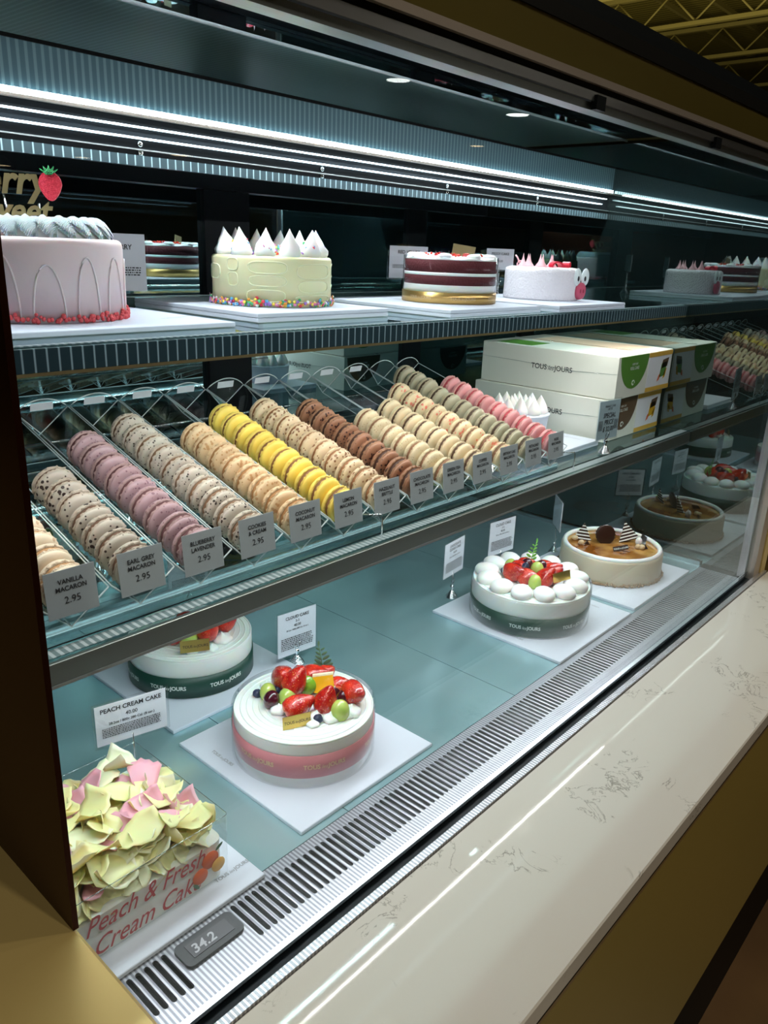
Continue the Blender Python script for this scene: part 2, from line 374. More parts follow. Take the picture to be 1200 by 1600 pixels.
# ------------------------------------------------------------------ counters
X0, X1, YG, Y1 = .2, 1.84, .472, 1.305
t = thing('stone_counter', 'cream veined stone ledge on dark gold panelled base in front of the case', 'counter', (X0, .25, FZ))
M().box((0, 0, .86-.030), (2.35, .2012, .86-.001), .002).build('countertop', 'marble', t)
M().box((0.01, .002, .86-.037), (2.35, .20, .86-.0305)).build('shadow_gap', 'black_satin', t)
M().box((0.01, .003, .86-.046), (2.35, .20, .86-.0375)).build('gold_trim', 'gold_line', t)
M().box((0.01, .008, .30), (2.35, .20, .86-.0465)).build('base_panel', 'base_gold_lit', t)
M().box((0.01, .03, 0), (2.35, .20, .298)).build('plinth', 'black_satin', t)
t = thing('gold_counter', 'brushed gold counter block at the near left corner', 'counter', (-1.2, -.6, FZ))
M().box((0, 0, 0), (1.3995, 2.6, .86+.2), .003).build('gold_cladding', 'gold_panel', t)

# ------------------------------------------------------------------ display case
case = thing('display_case', 'long refrigerated glass cake case with dark frame and gold fascia', 'display case', (0, 0, 0))
M().box((X0-.004, YG-.004, .2005), (X0+.0004, Y1+.04, 1.15)).build('side_panel', 'bronze', case, 'dark bronze left end panel')
M().box((X0, YG+.02, -.2), (X0+.008, Y1+.04, .199)).build('side_wall', 'steel_lip', case)
M().box((X0+.001, YG-.002, -.003), (X1+.004, YG+.003, .851)).build('front_glass', 'front_glass', case)
M().box((X0, YG-.02, -.02), (X1+.08, YG-.010, .0015)).build('sparkle_strip', 'sparkle_strip', case, 'rough bright aluminium strip at the glass foot')
M().box((X0, YG-.010, -.02), (X1+.02, YG+.006, -.003)).build('glass_channel', 'black_frame', case)
# deck panels
for i, (a, b_) in enumerate(((X0+.011, .612), (.6135, 1.0095), (1.011, 1.4035), (1.405, X1-.002))):
    M().box((a, .578, -.012), (b_, Y1, 0)).build('deck_panel', 'brushed_deck', case)
M().box((X0+.01, .50, -.05), (X1, Y1+.02, -.013)).build('base_pan', 'slot_dark', case)
# grille
g = M(); ya, yb = .486, .577; sa, sb = .508, .563; pit_ = .00985
x = .283
def slot_cell(x, hole=True):
    xa, xb = x - pit_/2, x + pit_/2
    if not hole: g.add([(xa, ya, 0), (xb, ya, 0), (xb, yb, 0), (xa, yb, 0)], [(0, 1, 2, 3)]); return
    r = .0029; inner = []; 
    for k in range(5): a = PI + PI*k/4; inner.append((x + r*math.cos(a), sa + r + r*math.sin(a)))
    for k in range(5): a = PI*k/4; inner.append((x + r*math.cos(a), sb - r + r*math.sin(a)))
    outer = [(xa, sa+r), (xa, ya), (x, ya), (xb, ya), (xb, sa+r), (xb, sb-r), (xb, yb), (x, yb), (xa, yb), (xa, sb-r)]
    P = [(a, b_, 0) for a, b_ in outer] + [(a, b_, 0) for a, b_ in inner] + [(a, b_, -.004) for a, b_ in inner]
    F = [(i, (i+1) % 10, 10+(i+1) % 10, 10+i) for i in range(10)] + [(10+i, 10+(i+1) % 10, 20+(i+1) % 10, 20+i) for i in range(10)]
    g.add(P, F)
slot_cell(.2735, False); slot_cell(.2637, False)
for k in range(2, 9): slot_cell(.2835 - pit_*k, False)
k = 0
while x < X1 - .012:
    slot_cell(x, not (.330 < x < .402)); x += pit_
g.build('air_grille', 'grille_metal', case, 'ribbed aluminium air grille with rounded slots')
M().box((X0+.01, YG+.006, -.010), (X1, ya, .001)).build('grille_edge', 'aluminium', case)
M().box((X0+.01, ya, -.012), (X1, yb, -.0095)).build('grille_dark_tray', 'slot_dark', case)  # dark tray beneath the slots
M().box((X0+.01, .4745, .0005), (X1, .478, .0025)).build('glass_gasket', 'black_frame', case)
# thermometer
def rrect(w, d, rad, n=6, cx0=0, cy0=0):
    P = []
    for cx, cy, a0 in ((w-rad, -d+rad, -PI/2), (w-rad, d-rad, 0), (-w+rad, d-rad, PI/2), (-w+rad, -d+rad, PI)):
        for k in range(n+1): a = a0+PI/2*k/n; P.append((cx0+cx+rad*math.cos(a), cy0+cy+rad*math.sin(a)))
    return P
th_ = M().prism(rrect(.036, .0165, .007, 6, .3675, .5425), .0045, 'xy', -.001).build('thermometer', 'lcd_case', case, 'small dark temperature display set in the grille')
M().box((.342, .533, .0035), (.393, .552, .0042)).build('display_window', 'lcd', th_)
dg_ = text_mesh('34.2', .0115, 'LEFT', .15, .02); dg_.v = [(x_+.345, .5365+z_, .0046) for x_, y_, z_ in dg_.v]; dg_.build('display_digits', 'lcd_digit', th_)
# back: mirror doors and posts
M().box((X0+.01, Y1, -.05), (.940, Y1+.006, .955)).build('mirror_door', 'back_mirror', case)
M().box((1.036, Y1, -.05), (1.53, Y1+.006, .955)).build('mirror_door', 'back_mirror', case)
M().box((.934, Y1-.012, -.05), (1.040, Y1+.012, .955), .003).build('door_post', 'black_frame', case)
M().box((1.53, Y1-.008, -.05), (1.60, Y1+.012, .955), .003).build('door_post', 'black_frame', case)
M().box((1.60, Y1, -.05), (X1, Y1+.006, .955)).build('mirror_door', 'back_mirror', case)
M().box((X0+.01, Y1-.02, .792), (X1, Y1-.002, .822)).build('back_header', 'black_frame', case)
M().box((X0+.01, Y1-.02, .0), (X1, Y1-.001, .03)).build('back_sill', 'aluminium', case)
# right end
M().box((X1, YG+.004, -.05), (X1+.008, Y1+.01, .95)).build('end_glass', 'end_mirror', case, 'dark reflective glass at the right end')
M().box((X1-.010, .58, .0), (X1-.001, Y1, .010)).build('end_base_rail', 'aluminium', case)
M().box((X1-.004, YG+.006, .0), (X1+.02, YG+.022, .86)).build('end_stile', 'aluminium', case)
M().box((X1+.006, YG-.012, -.02), (X1+.045, YG+.016, .88)).build('end_stile', 'pale_metal', case)
M().box((X1+.052, YG-.014, -.02), (X1+.085, YG+.2, .90)).build('corner_trim', 'gold_panel', case, 'gold corner trim at the right end')
M().box((X1+.01, YG+.02, -.80), (X1+.05, Y1+.04, .95)).build('end_outer_panel', 'black_frame', case)
# base under the case (behind counter)
M().box((X0, YG+.01, FZ), (X1+.08, Y1+.04, -.055)).build('case_base', 'black_frame', case)
# canopy
M().box((X0+.011, .532, .956), (X1, .910, .962)).build('canopy_soffit', 'canopy_mirror', case, 'mirror dark soffit of the canopy')
M().box((X0+.011, .911, .956), (X1, Y1, .962)).build('soffit_rear_panel', 'canopy_dark', case)
M().box((X0+.011, .9095, .954), (X1, .9125, .9565)).build('soffit_bead', 'aluminium', case)
M().box((X0+.011, YG+.006, .9305), (X1, .533, .958)).build('soffit_front_panel', 'black_frame', case)
M().box((X0, .930, .897), (X1, .940, .901)).build('fascia_gap', 'black_satin', case)
M().box((X0, .932, .850), (X1, .938, .897)).build('lower_fascia', 'ribbed_fascia', case, 'teal ribbed light fascia')
M().box((X0, .925, .8435), (X1-.01, .9315, .8495)).build('emissive_strip', 'led', case, 'bright white led strip')
M().box((X0, .926, .8405), (X1, .936, .8433)).build('led_channel', 'pale_metal', case)
M().box((X0, .940, .786), (X1, .947, .843)).build('light_rail', 'black_frame', case)
M().box((X0, .934, .8290), (X1-.02, .9395, .8308)).build('emissive_strip', 'glow_line', case, 'thin second glowing line')  # thin emissive line below the main strip, like the next one
M().box((X0, .934, .8165), (X1-.04, .9395, .8185)).build('emissive_strip', 'glow_line', case, 'thin third glowing line')
M().box((X0, .936, .804), (X1, .9395, .8055)).build('rail_bead', 'steel_lip', case)
M().box((X0, .9365, .786), (X1, .9395, .798)).build('rail_ribbed_edge', 'shelf_lip_ribbed', case)
for xx in (.585, .587 + .31, 1.21, 1.52):
    for zz in (.811, .801):
        M().lathe([(0.0001, .002), (.003, .0015), (.004, 0)], 12).build('screw', 'chrome', case, loc=(xx, .9385, zz), rot=(PI/2, 0, 0))
M().box((X0, .62, .963), (X1+.02, Y1+.03, .985)).build('canopy_roof', 'black_satin', case)
M().box((X0, YG-.016, .880), (X1+.5, YG+.004, .915)).build('gold_fascia', 'dark_gold', case, 'dark gold fascia strip above the glass')
M().box((X0, YG-.017, .873), (X1+.5, YG+.002, .880)).build('fascia_bead', 'pale_metal', case)
M().box((X0, YG-.018, .915), (X1+.5, YG+.06, .9305)).build('canopy_edge', 'black_satin', case)
M().box((X0, YG-.012, .8675), (X1+.3, YG+.02, .873)).build('head_black_band', 'black_satin', case)  # black band between the fascia bead and the track
M().box((X0, YG-.012, .858), (X1+.3, YG-.002, .8672)).build('head_track', 'aluminium', case)
M().box((X0, YG-.008, .850), (X1+.3, YG+.010, .8575)).build('head_track', 'steel_lip', case)
for xx in (.84, 1.19, 1.50): M().box((xx, YG-.016, .850), (xx+.02, YG-.009, .864)).build('track_clip', 'black_frame', case)
mm_ = text_mesh('marano', .014, 'CENTER', .3, .02); mm_.build('maker_mark', 'ink', case, loc=(1.795, YG-.0025, .012))

# ------------------------------------------------------------------ shelves
def shelf(label, yf, yb, zt, th, lipz, mb, frit_y, lipm):
    t = thing('glass_shelf', label, 'shelf', (X0+.012, yf, zt)); w = X1 - X0 - .016
    M().box((0, 0, -th), (w, yb-yf, 0)).build('shelf_pane', 'shelf_glass', t)
    M().box((0, -.004, -lipz), (w, .002, -.001), .0005).build('shelf_lip', lipm, t)
    M().box((0, -.005, -lipz-.003), (w, .012, -lipz)).build('lip_trim', mb, t)
    M().box((0, .004, .0002), (w, frit_y, .0008)).build('frit_strip', 'shelf_frit', t)
    M().box((0, .006, -lipz), (w, .010, -lipz+.004)).build('emissive_strip', 'led_lip', t, 'narrow led strip behind the shelf lip')
    M().box((0, yb-yf-.006, -th-.004), (w, yb-yf, .001)).build('rear_trim', 'steel_lip', t)
    return t
sh1 = shelf('upper glass shelf carrying the tall cakes', .715, 1.28, .603, .006, .023, 'gold_line', .012, 'shelf_lip_ribbed')
sh2 = shelf('middle glass shelf carrying the macaron trays', .660, 1.28, .318, .008, .024, 'aluminium', .020, 'steel_lip')
M().box((0.02, .010, .0003), (1.6, .0115, .0012)).build('frit_strip', 'black_frame', sh2, loc=(0, .014, 0))

# ------------------------------------------------------------------ boards
def board(x0, y0, x1, y1, z, label, n=1, logo=((.8, .12, PI),)):
    cx, cy = (x0+x1)/2, (y0+y1)/2; w, d = (x1-x0)/2, (y1-y0)/2; t = thing('cake_board', label, 'cake board', (cx, cy, z))
    for k in range(n):
        M().box((-w, -d, k*.006 + .0001), (w, d, k*.006+.0057), .0008).build('board_sheet', 'board_white', t)
    for (u, vv, r) in logo:
        m = M(); a = brand(.0052); a.v = [(x_, z_, 0) for x_, y_, z_ in a.v]
        m.merge(a, Matrix.Translation((u*w, vv*d, n*.006 + .0001)) @ Matrix.Rotation(r, 4, 'Z'))
        m.build('printed_text', 'grey_ink', t)
    return t
def beveled_disc(m, r, z0, z1, rn=.006, n=72):
    prof = [(0.0001, z0), (r, z0), (r, z1-rn)]
    for k in range(1, 7): a = PI/2*k/6; prof.append((r-rn+rn*math.cos(a), z1-rn+rn*math.sin(a)))
    for q in (.9, .75, .6, .45, .3, .15): prof.append((r*q, z1 + .0005*math.sin(q*60)))
    prof.append((.0001, z1)); m.lathe(prof, n); return m

# ---- fruit pieces (parts of the cakes)
random.seed(5)
def strawberry(parent, loc, size=.02, rot=(0, 0, 0), half=False):
    size *= 1.32; loc = (loc[0], loc[1], loc[2]+.004)
    prof = [(size*a_, size*b_) for a_, b_ in ((.0001, -.42), (.22, -.43), (.40, -.34), (.48, -.16), (.47, .04), (.40, .26), (.29, .46), (.18, .62), (.08, .72), (.0001, .75))]
    ph_ = random.uniform(0, 6); m = M().lathe(prof, 20, lambda a, r, z, j: (r*(1+.05*math.cos(2*a+ph_)+.03*math.cos(5*a)), z))
    o = m.build('strawberry', 'strawberry_red', parent, loc=loc, rot=rot)
    if half:
        q = M().lathe([(.0001, 0), (size*.42, 0), (size*.40, .0008), (.0001, .0012)], 18); q.v = [(x_, y_*1.35, z_) for x_, y_, z_ in q.v]
        q.build('cut_face', 'strawberry_cut', o, 'pale orange cut face', loc=(0, -size*.40, size*.10), rot=(PI/2+.25, 0, 0))
    return o
def grape(parent, loc, r=.011, dark=False, rot=(0, 0, 0)):
    return M().ball((0, 0, 0), r*1.1, 18, 12, (1, 1, 1.22)).build('grape', 'grape_dark' if dark else 'grape_green', parent, 'dark red grape' if dark else 'green grape', loc=loc, rot=rot)
def bberry(parent, loc, r=.0068, rot=(.4, .2, 0)):
    m = M().ball((0, 0, 0), r, 14, 10, (1, 1, .88)); m.tube([(r*.35*math.cos(a), r*.35*math.sin(a), r*.86) for a in [2*PI*k/10 for k in range(10)]], r*.13, 5, closed=True)
    return m.build('blueberry', 'blueberry', parent, loc=loc, rot=rot)
def dollop(parent, loc, r=.016, tip=1.1, mt='meringue', tw=0, name='cream_dollop', n=20):
    prof = [(r*.9, 0), (r*1.05, r*.2), (r*1.02, r*.4), (r*.86, r*.58), (r*.60, r*.70), (r*.32, r*.78+(tip-.7)*r*.3), (r*.14, r*(tip+.20)), (.0001, r*(tip+.45))]
    def wob(a, rr, z, j): return rr*(1+.09*math.cos(5*a+z*190)), z
    return M().lathe(prof, n, wob).build(name, mt, parent, loc=loc, rot=(random.uniform(-.08, .08), random.uniform(-.08, .08), random.uniform(0, 6)))
def fern(parent, loc, h, mt, rz, lean=.25, n=5, wide=.45):
    m = M(); m.tube([(0, 0, 0), (h*lean*.4, 0, h*.5), (h*lean, 0, h)], .0008, 5)
    for k in range(n):
        u = .22+.75*k/n; w = h*wide*(1-u*.75)*.75
        for s_ in (-1, 1):
            bx = h*lean*u*u; q = M().ball((0, 0, 0), 1, 10, 6, (w*.5, .0006, w*.2)); q.xf(Matrix.Translation((bx + s_*w*.42, 0, h*u + w*.25)) @ Matrix.Rotation(-s_*.65, 4, 'Y')); m.merge(q)
    q = M().ball((0, 0, 0), 1, 10, 6, (h*.035, .0006, h*.10)); q.xf(Matrix.Translation((h*lean, 0, h*1.03))); m.merge(q)
    return m.build('leaf_sprig', mt, parent, 'green leaf sprig', loc=loc, rot=(0, 0, rz))
def gold_tag(parent, loc, rz, w=.04, h=.02, tilt=-.25):
    o = M().box((-w/2, -.0005, 0), (w/2, .0005, h)).build('name_tag', 'gold_foil', parent, 'gold foil name tag', loc=loc, rot=(tilt, 0, rz))
    brand(h*.22).build('printed_text', 'ink', o, loc=(0, -.0007, h*.38)); return o

# ------------------------------------------------------------------ bottom deck cakes
bh = .0064
board(.539, .588, .801, .851, 0, 'white square board under the pink banded fruit cake', 1, ((.78, -.05, PI/2), (-.85, .45, -PI/2)))
board(.549, .881, .81, 1.143, 0, 'white square board under the dark green banded cake behind', 1)
board(.216, .568, .464, .826, 0, 'white board under the peach cream cake', 1, ((.80, -.78, .0),))
board(1.156, .576, 1.445, .87, 0, 'white square board under the cake ringed with white cream domes', 1, ((.84, -.45, PI/2), (-.86, -.2, -PI/2)))
board(1.470, .580, 1.768, .875, 0, 'white square board under the caramel glazed cake', 1, ((.84, -.3, PI/2),))

def banded_cake(loc, r, h, label, band, b0, b1, ink, angs, bandlabel):
    t = thing('cream_cake', label, 'cake', loc)
    beveled_disc(M(), r-.0015, 0, h, .004).build('cake_body', 'cream', t)
    m = M()
    for k in range(9):
        rr = r*(.97-k*.085); m.tube([(rr*math.cos(a), rr*math.sin(a), h-.0006) for a in [2*PI*i/60 for i in range(60)]], .0017, 6, closed=True)
    m.build('cream_swirl', 'cream', t)
    bd = M().lathe([(r-.0012, b0), (r+.0004, b0), (r+.0004, b1), (r-.0012, b1)], 72, cap=False).build('paper_band', band, t, bandlabel)
    for a in angs: M().merge(wrap(brand(.0066, .025), r+.0008, a), Matrix.Translation((0, 0, (b0+b1)/2-.003))).build('printed_text', ink, bd)
    if band != 'green_band': M().lathe([(r+.001, .0005), (r+.0016, .0005), (r+.0016, h+.004), (r+.001, h+.004)], 72, cap=False).build('clear_collar', 'collar', t)
    return t
# pink banded cake
ck = banded_cake((.666, .722, bh), .102, .068, 'white cream fruit cake with a pink paper band', 'pink_band', .016, .050, 'gold_ink', (-3.02, -2.04, -1.06), 'pink paper band')
Z = .068
# local frame: camera looks along +x+y; u = picture right, v = away from the camera
def uv(u, v, z=0):     # picture-right and away offsets to cake-local x,y
    return (u*.74 + v*.668, -u*.668 + v*.74, z)
F = lambda u, v, z: uv(u, v, Z+z)
strawberry(ck, F(-.030, .030, .020), .030, (.5, -.7, 0), True); strawberry(ck, F(-.014, .012, .024), .030, (.4, .3, 0)); strawberry(ck, F(.012, .040, .016), .028, (1.2, .3, .5))
strawberry(ck, F(-.012, -.036, .012), .030, (.9, .9, .6)); strawberry(ck, F(.030, -.026, .014), .028, (.25, .15, 0)); strawberry(ck, F(.070, -.004, .014), .028, (1.0, -.9, .3)); strawberry(ck, F(.052, .018, .012), .022, (1.2, 1.2, .3), True)
strawberry(ck, F(.028, .048, .012), .024, (1.3, .2, 1.4)); strawberry(ck, F(-.002, .052, .012), .024, (1.3, .9, .2))
for u, v_, dk, r_ in ((-.052, .012, 0, .011), (-.046, -.008, 1, .011), (-.024, -.004, 0, .012), (.050, -.040, 0, .0125), (.046, .012, 1, .010), (.056, -.008, 1, .0095), (-.020, .056, 0, .009)): grape(ck, F(u, v_, .011), r_, dk)
for u, v_, z_ in ((-.068, .020, .005), (-.038, .018, .012), (-.008, .030, .022), (.002, -.018, .016), (.040, -.020, .013), (.019, -.050, .006), (.046, .036, .014), (.006, .014, .006)): bberry(ck, F(u, v_, z_))
k_ = M().lathe([(.0001, 0), (.013, 0), (.014, .003), (.013, .010), (.0001, .010)], 20).build('kiwi_slice', 'kiwi', ck, 'green kiwi slice', loc=F(.004, .016, .020), rot=(1.2, 0, -.7))
o_ = M(); o_.prism([(-.017, 0), (.018, -.004), (.014, .026), (-.015, .022)], .012, 'xz'); o_ = o_.build('orange_wedge', 'orange_flesh', ck, 'yellow orange wedge', loc=F(.027, .004, .014), rot=(-.35, 0, -.8))
M().prism([(-.0155, .0215), (.0145, .0255), (.0145, .0285), (-.0155, .0245)], .0125, 'xz').build('pith', 'orange_pith', o_)
for u, v_, r_ in ((-.036, -.022, .012), (.018, -.038, .012), (.036, -.044, .012), (.066, -.030, .014), (-.055, .045, .010), (.012, -.056, .009), (.058, -.036, .011)): dollop(ck, F(u, v_, 0), r_, .75)
fern(ck, F(.030, .066, .006), .052, 'leaf', -.75, -.15, 5, .55)
gold_tag(ck, F(-.010, -.062, .001), -.40, .040, .019, -.1)
# dark green banded cake, behind
F = lambda u, v, z=0: uv(u+.012, v-.034, Z+z)
ck = banded_cake((.678, 1.018, bh), .1035, .068, 'white cream fruit cake with a dark green paper band', 'green_band', .002, .038, 'white_ink', (-3.40, -2.56, -1.62), 'dark green paper band')
strawberry(ck, F(-.030, -.010, .014), .028, (1.1, -.6, .2)); strawberry(ck, F(.022, -.004, .018), .030, (.3, .2, 0)); strawberry(ck, F(.008, .030, .018), .028, (.5, .3, 0)); strawberry(ck, F(.048, .030, .014), .026, (.6, .6, 0)); strawberry(ck, F(-.020, .04, .014), .026, (1, .6, 0))
grape(ck, F(-.008, -.016, .012), .013); grape(ck, F(.0, .06, .012), .011); bberry(ck, F(-.016, .010, .020)); bberry(ck, F(.03, .05, .012))
for u, v_, r_ in ((.045, -.002, .015), (-.045, .02, .012), (.0, -.035, .012), (.03, -.03, .010)): dollop(ck, F(u, v_, 0), r_, .75)
gold_tag(ck, F(.006, -.048, .006), -.50, .046, .020, -.1)
F = lambda u, v, z: uv(u, v, Z+z)
# cloud cake
ck = banded_cake((1.292, .729, bh), .119, .072, 'white cake ringed with cream domes and topped with berries, grey green band', 'grey_green_band', .002, .040, 'white_ink', (-3.5, -2.66, -1.78), 'grey green paper band')
Z = .072
for k in range(13):
    a = 2*PI*k/13+.1; rr = .090
    q = M().ball((0, 0, 0), .0235, 20, 12, (1.08, .88, .60), lambda d: 1+.03*noise.noise(d*2+Vector((k, 0, 0)))).build('cream_dome', 'meringue', ck, loc=(rr*math.cos(a), rr*math.sin(a), Z+.008), rot=(0, 0, a))
for u, v_, z_, s_, ro in ((-.040, -.004, .014, .032, (1.0, -.8, .2)), (-.018, -.022, .012, .028, (1.3, -.6, .2)), (.016, -.034, .014, .030, (.6, .2, 0)), (.034, -.026, .016, .026, (.5, .8, 0)), (-.004, .040, .012, .024, (1.2, 0, .5)), (.030, .026, .014, .022, (1, .3, 0)), (.044, .006, .014, .024, (.8, .9, .2)), (-.022, .024, .012, .026, (1, 0, 0))):
    strawberry(ck, F(u, v_, z_), s_, ro, u == .034)
for u, v_, z_, dk in ((-.034, .036, .014, 0), (.010, .000, .022, 0), (-.006, -.042, .012, 0), (-.006, .018, .022, 1), (.022, .012, .02, 1)): grape(ck, F(u, v_, z_), .012, dk)
for u, v_, z_ in ((-.052, .022, .010), (-.016, .004, .022), (-.012, .008, .026), (.046, -.012, .014), (.02, .03, .02)): bberry(ck, F(u, v_, z_), .0075)
dollop(ck, F(-.01, .0, 0), .02, .6); dollop(ck, F(.02, .0, 0), .02, .6)
fern(ck, F(.012, .055, .006), .055, 'leaf_bright', -.75, .18, 5, .45)
M().box((-.019, -.0005, 0), (.019, .0005, .019)).build('name_tag', 'gold_foil', ck, 'gold foil name tag', loc=F(.046, -.050, .018), rot=(-.1, -.15, -.5))
# caramel cake
t = thing('caramel_cake', 'tan cake with amber caramel glaze and striped chocolate triangles', 'cake', (1.641, .724, bh))
r = .1155; h = .058
M().lathe([(.0001, 0), (r, 0), (r+.001, .004), (r, h-.006), (r-.003, h-.001), (r-.006, h), (r-.012, h)], 72, cap=False).build('cake_body', 'caramel_side', t)
M().tube([((r-.008)*math.cos(a), (r-.008)*math.sin(a), h) for a in [2*PI*i/72 for i in range(72)]], .0055, 10, closed=True).build('cream_rim', 'meringue', t, 'white cream rim')
M().lathe([(r-.010, h-.004), (.6*r, h-.0015), (.0001, h-.0012)], 72, cap=False).build('glaze', 'caramel_glaze', t, 'glossy amber caramel glaze')
random.seed(9); m = M()
for k in range(230):
    a = 2*PI*k/230 + random.uniform(-.01, .01); rr = r+.001+random.uniform(0, .004); s_ = random.uniform(.0016, .0034); m.ball((rr*math.cos(a), rr*math.sin(a), s_*.9+random.choice((0, 0, .003))), s_, 6, 4)
m.build('crumb_edge', 'crumb', t, 'brown crumbs around the foot', kind='stuff')
G = lambda u, v, z=0: uv(u, v, h+z)
for (u, v_, z_, s_, ry, rz_) in ((-.062, .030, .000, .045, .1, -.9), (.048, .014, .004, .052, -.25, -.7)):
    q = M(); q.prism([(-s_*.5, 0), (s_*.5, 0), (.0, s_*.9)], .0022, 'xz'); q.build('chocolate_triangle', 'striped_chocolate', t, 'chocolate triangle with white stripes', loc=G(u, v_, z_), rot=(-.25, ry, rz_))
q = M().lathe([(.0001, 0), (.020, 0), (.0235, .001), (.0235, .004), (.020, .005), (.0001, .005)], 40, lambda a, rr, z, j: (rr*(1+.04*math.cos(18*a)), z)); q.build('chocolate_disc', 'dark_chocolate', t, 'round dark chocolate disc', loc=G(-.012, .018, .018), rot=(1.3, 0, -.8))
q = M().box((-.017, -.0008, 0), (.017, .0008, .011)).build('name_tag', 'dark_chocolate', t, 'dark chocolate name tag with white letters', loc=G(.004, -.045, .002), rot=(-.5, -.25, -.9)); brand(.0036).build('printed_text', 'white_ink', q, loc=(0, -.001, .0035))
for u, v_ in ((-.074, .004), (.060, -.030), (-.078, .034), (.052, -.026)): M().ball((0, 0, 0), .0062, 12, 8, (1, 1, 1.15)).build('hazelnut', 'hazelnut', t, loc=G(u, v_, .004), rot=(1, .4, 0))
for u, v_ in ((-.060, .0), (.070, -.028)): q = M().prism([(-.007, 0), (.008, 0), (.001, .010)], .004, 'xz').build('chocolate_chunk', 'dark_chocolate', t, loc=G(u, v_, 0), rot=(-.5, .3, -.4))
q = M(); q.prism([(-.012, 0), (.010, 0), (.012, .018), (-.004, .022)], .0016, 'xz'); q.build('silver_tag', 'aluminium', t, 'small silver patterned flag', loc=G(.074, .0, .001), rot=(-.3, .3, -.5))
M().ball((0, 0, 0), .008, 12, 8, (1, 1, 1.3)).build('cream_dollop', 'meringue', t, loc=G(.066, .002, .006))

# peach cream cake in its clear sleeve
t = thing('peach_cream_cake', 'square cream cake covered with pale yellow and pink chocolate shavings in a clear sleeve', 'cake', (.328, .694, bh))
pw, pd, ph = .108, .096, .050
def rrect(w, d, rad, n=6):
    P = []
    for cx, cy, a0 in ((w-rad, -d+rad, -PI/2), (w-rad, d-rad, 0), (-w+rad, d-rad, PI/2), (-w+rad, -d+rad, PI)):
        for k in range(n+1): a = a0+PI/2*k/n; P.append((cx+rad*math.cos(a), cy+rad*math.sin(a)))
    return P
M().prism(rrect(pw-.004, pd-.004, .012), ph, 'xy').build('cake_body', 'cream', t)
sl = M(); pr = rrect(pw, pd, .004); n_ = len(pr)
sl.add([(a, b_, .0002) for a, b_ in pr] + [(a, b_, .083) for a, b_ in pr], [(i, (i+1) % n_, n_+(i+1) % n_, n_+i) for i in range(n_)]); sl = sl.build('clear_sleeve', 'sleeve', t)
m = M(); m.tube([(a, b_, .083) for a, b_ in pr], .0006, 5, closed=True); m.build('sleeve_rim', 'acrylic_edge', sl)
m = text_mesh('Peach & Fresh', .0215, 'LEFT', .45, .003, .80); m2 = text_mesh('Cream Cake', .0215, 'LEFT', .45, .003, .82)
q = M(); q.merge(m, Matrix.Translation((-.068, -pd-.0006, .036)) @ Matrix.Rotation(-.0, 4, 'Y')); q.merge(m2, Matrix.Translation((-.062, -pd-.0006, .0075))); q.build('printed_text', 'red_ink', sl, 'dark red script lettering')
for px_, pz_, s_, mm2 in ((-.083, .043, .012, 'peach_skin'), (.082, .036, .011, 'peach_skin'), (.068, .022, .010, 'peach_skin'), (.092, .024, .009, 'peach_flesh')):
    q = M().lathe([(.0001, 0), (s_, 0), (s_, .0003), (.0001, .0004)], 24); q.build('printed_peach', mm2, sl, 'printed peach', loc=(px_, -pd-.0005-(.0006 if 'flesh' in mm2 else 0), pz_), rot=(PI/2, 0, 0))
for px_, pz_, a in ((-.094, .040, .6), (.094, .048, -.6), (.062, .012, .9)):
    q = M().ball((0, 0, 0), 1, 10, 6, (.006, .0003, .0022)); q.build('printed_leaf', 'leaf', sl, loc=(px_, -pd-.0012, pz_), rot=(0, a, 0))
random.seed(21)
def shaving(L, Wd, curl, twist, tear):
    m = M(); nu, nv = 9, 7; P = []; F = []
    for i in range(nu):
        for j in range(nv):
            u = i/(nu-1)-.5; v_ = j/(nv-1)-.5; a = u*curl
            w = Wd*(1-.42*abs(u*2)**tear)*(1+.13*math.sin(9*u+twist)+.07*math.sin(23*u+5*twist)); rr = L/max(.3, curl)
            x_ = rr*math.sin(a); z_ = rr*(1-math.cos(a)); y_ = v_*w; P.append((x_, y_, z_ + .004*math.sin(v_*3+twist)*v_ + twist*.004*u*v_*8))
    for i in range(nu-1):
        for j in range(nv-1): F.append((i*nv+j, (i+1)*nv+j, (i+1)*nv+j+1, i*nv+j+1))
    k = len(P); P += [(x_, y_, z_-.0009) for x_, y_, z_ in P]; F += [tuple(q+k for q in f[::-1]) for f in list(F)]
    edge = [j for j in range(nv)] + [i*nv+nv-1 for i in range(1, nu)] + [(nu-1)*nv+j for j in range(nv-2, -1, -1)] + [i*nv for i in range(nu-2, 0, -1)]
    for i in range(len(edge)): a, b_ = edge[i], edge[(i+1) % len(edge)]; F.append((a, b_, b_+k, a+k))
    return m.add(P, F, True)
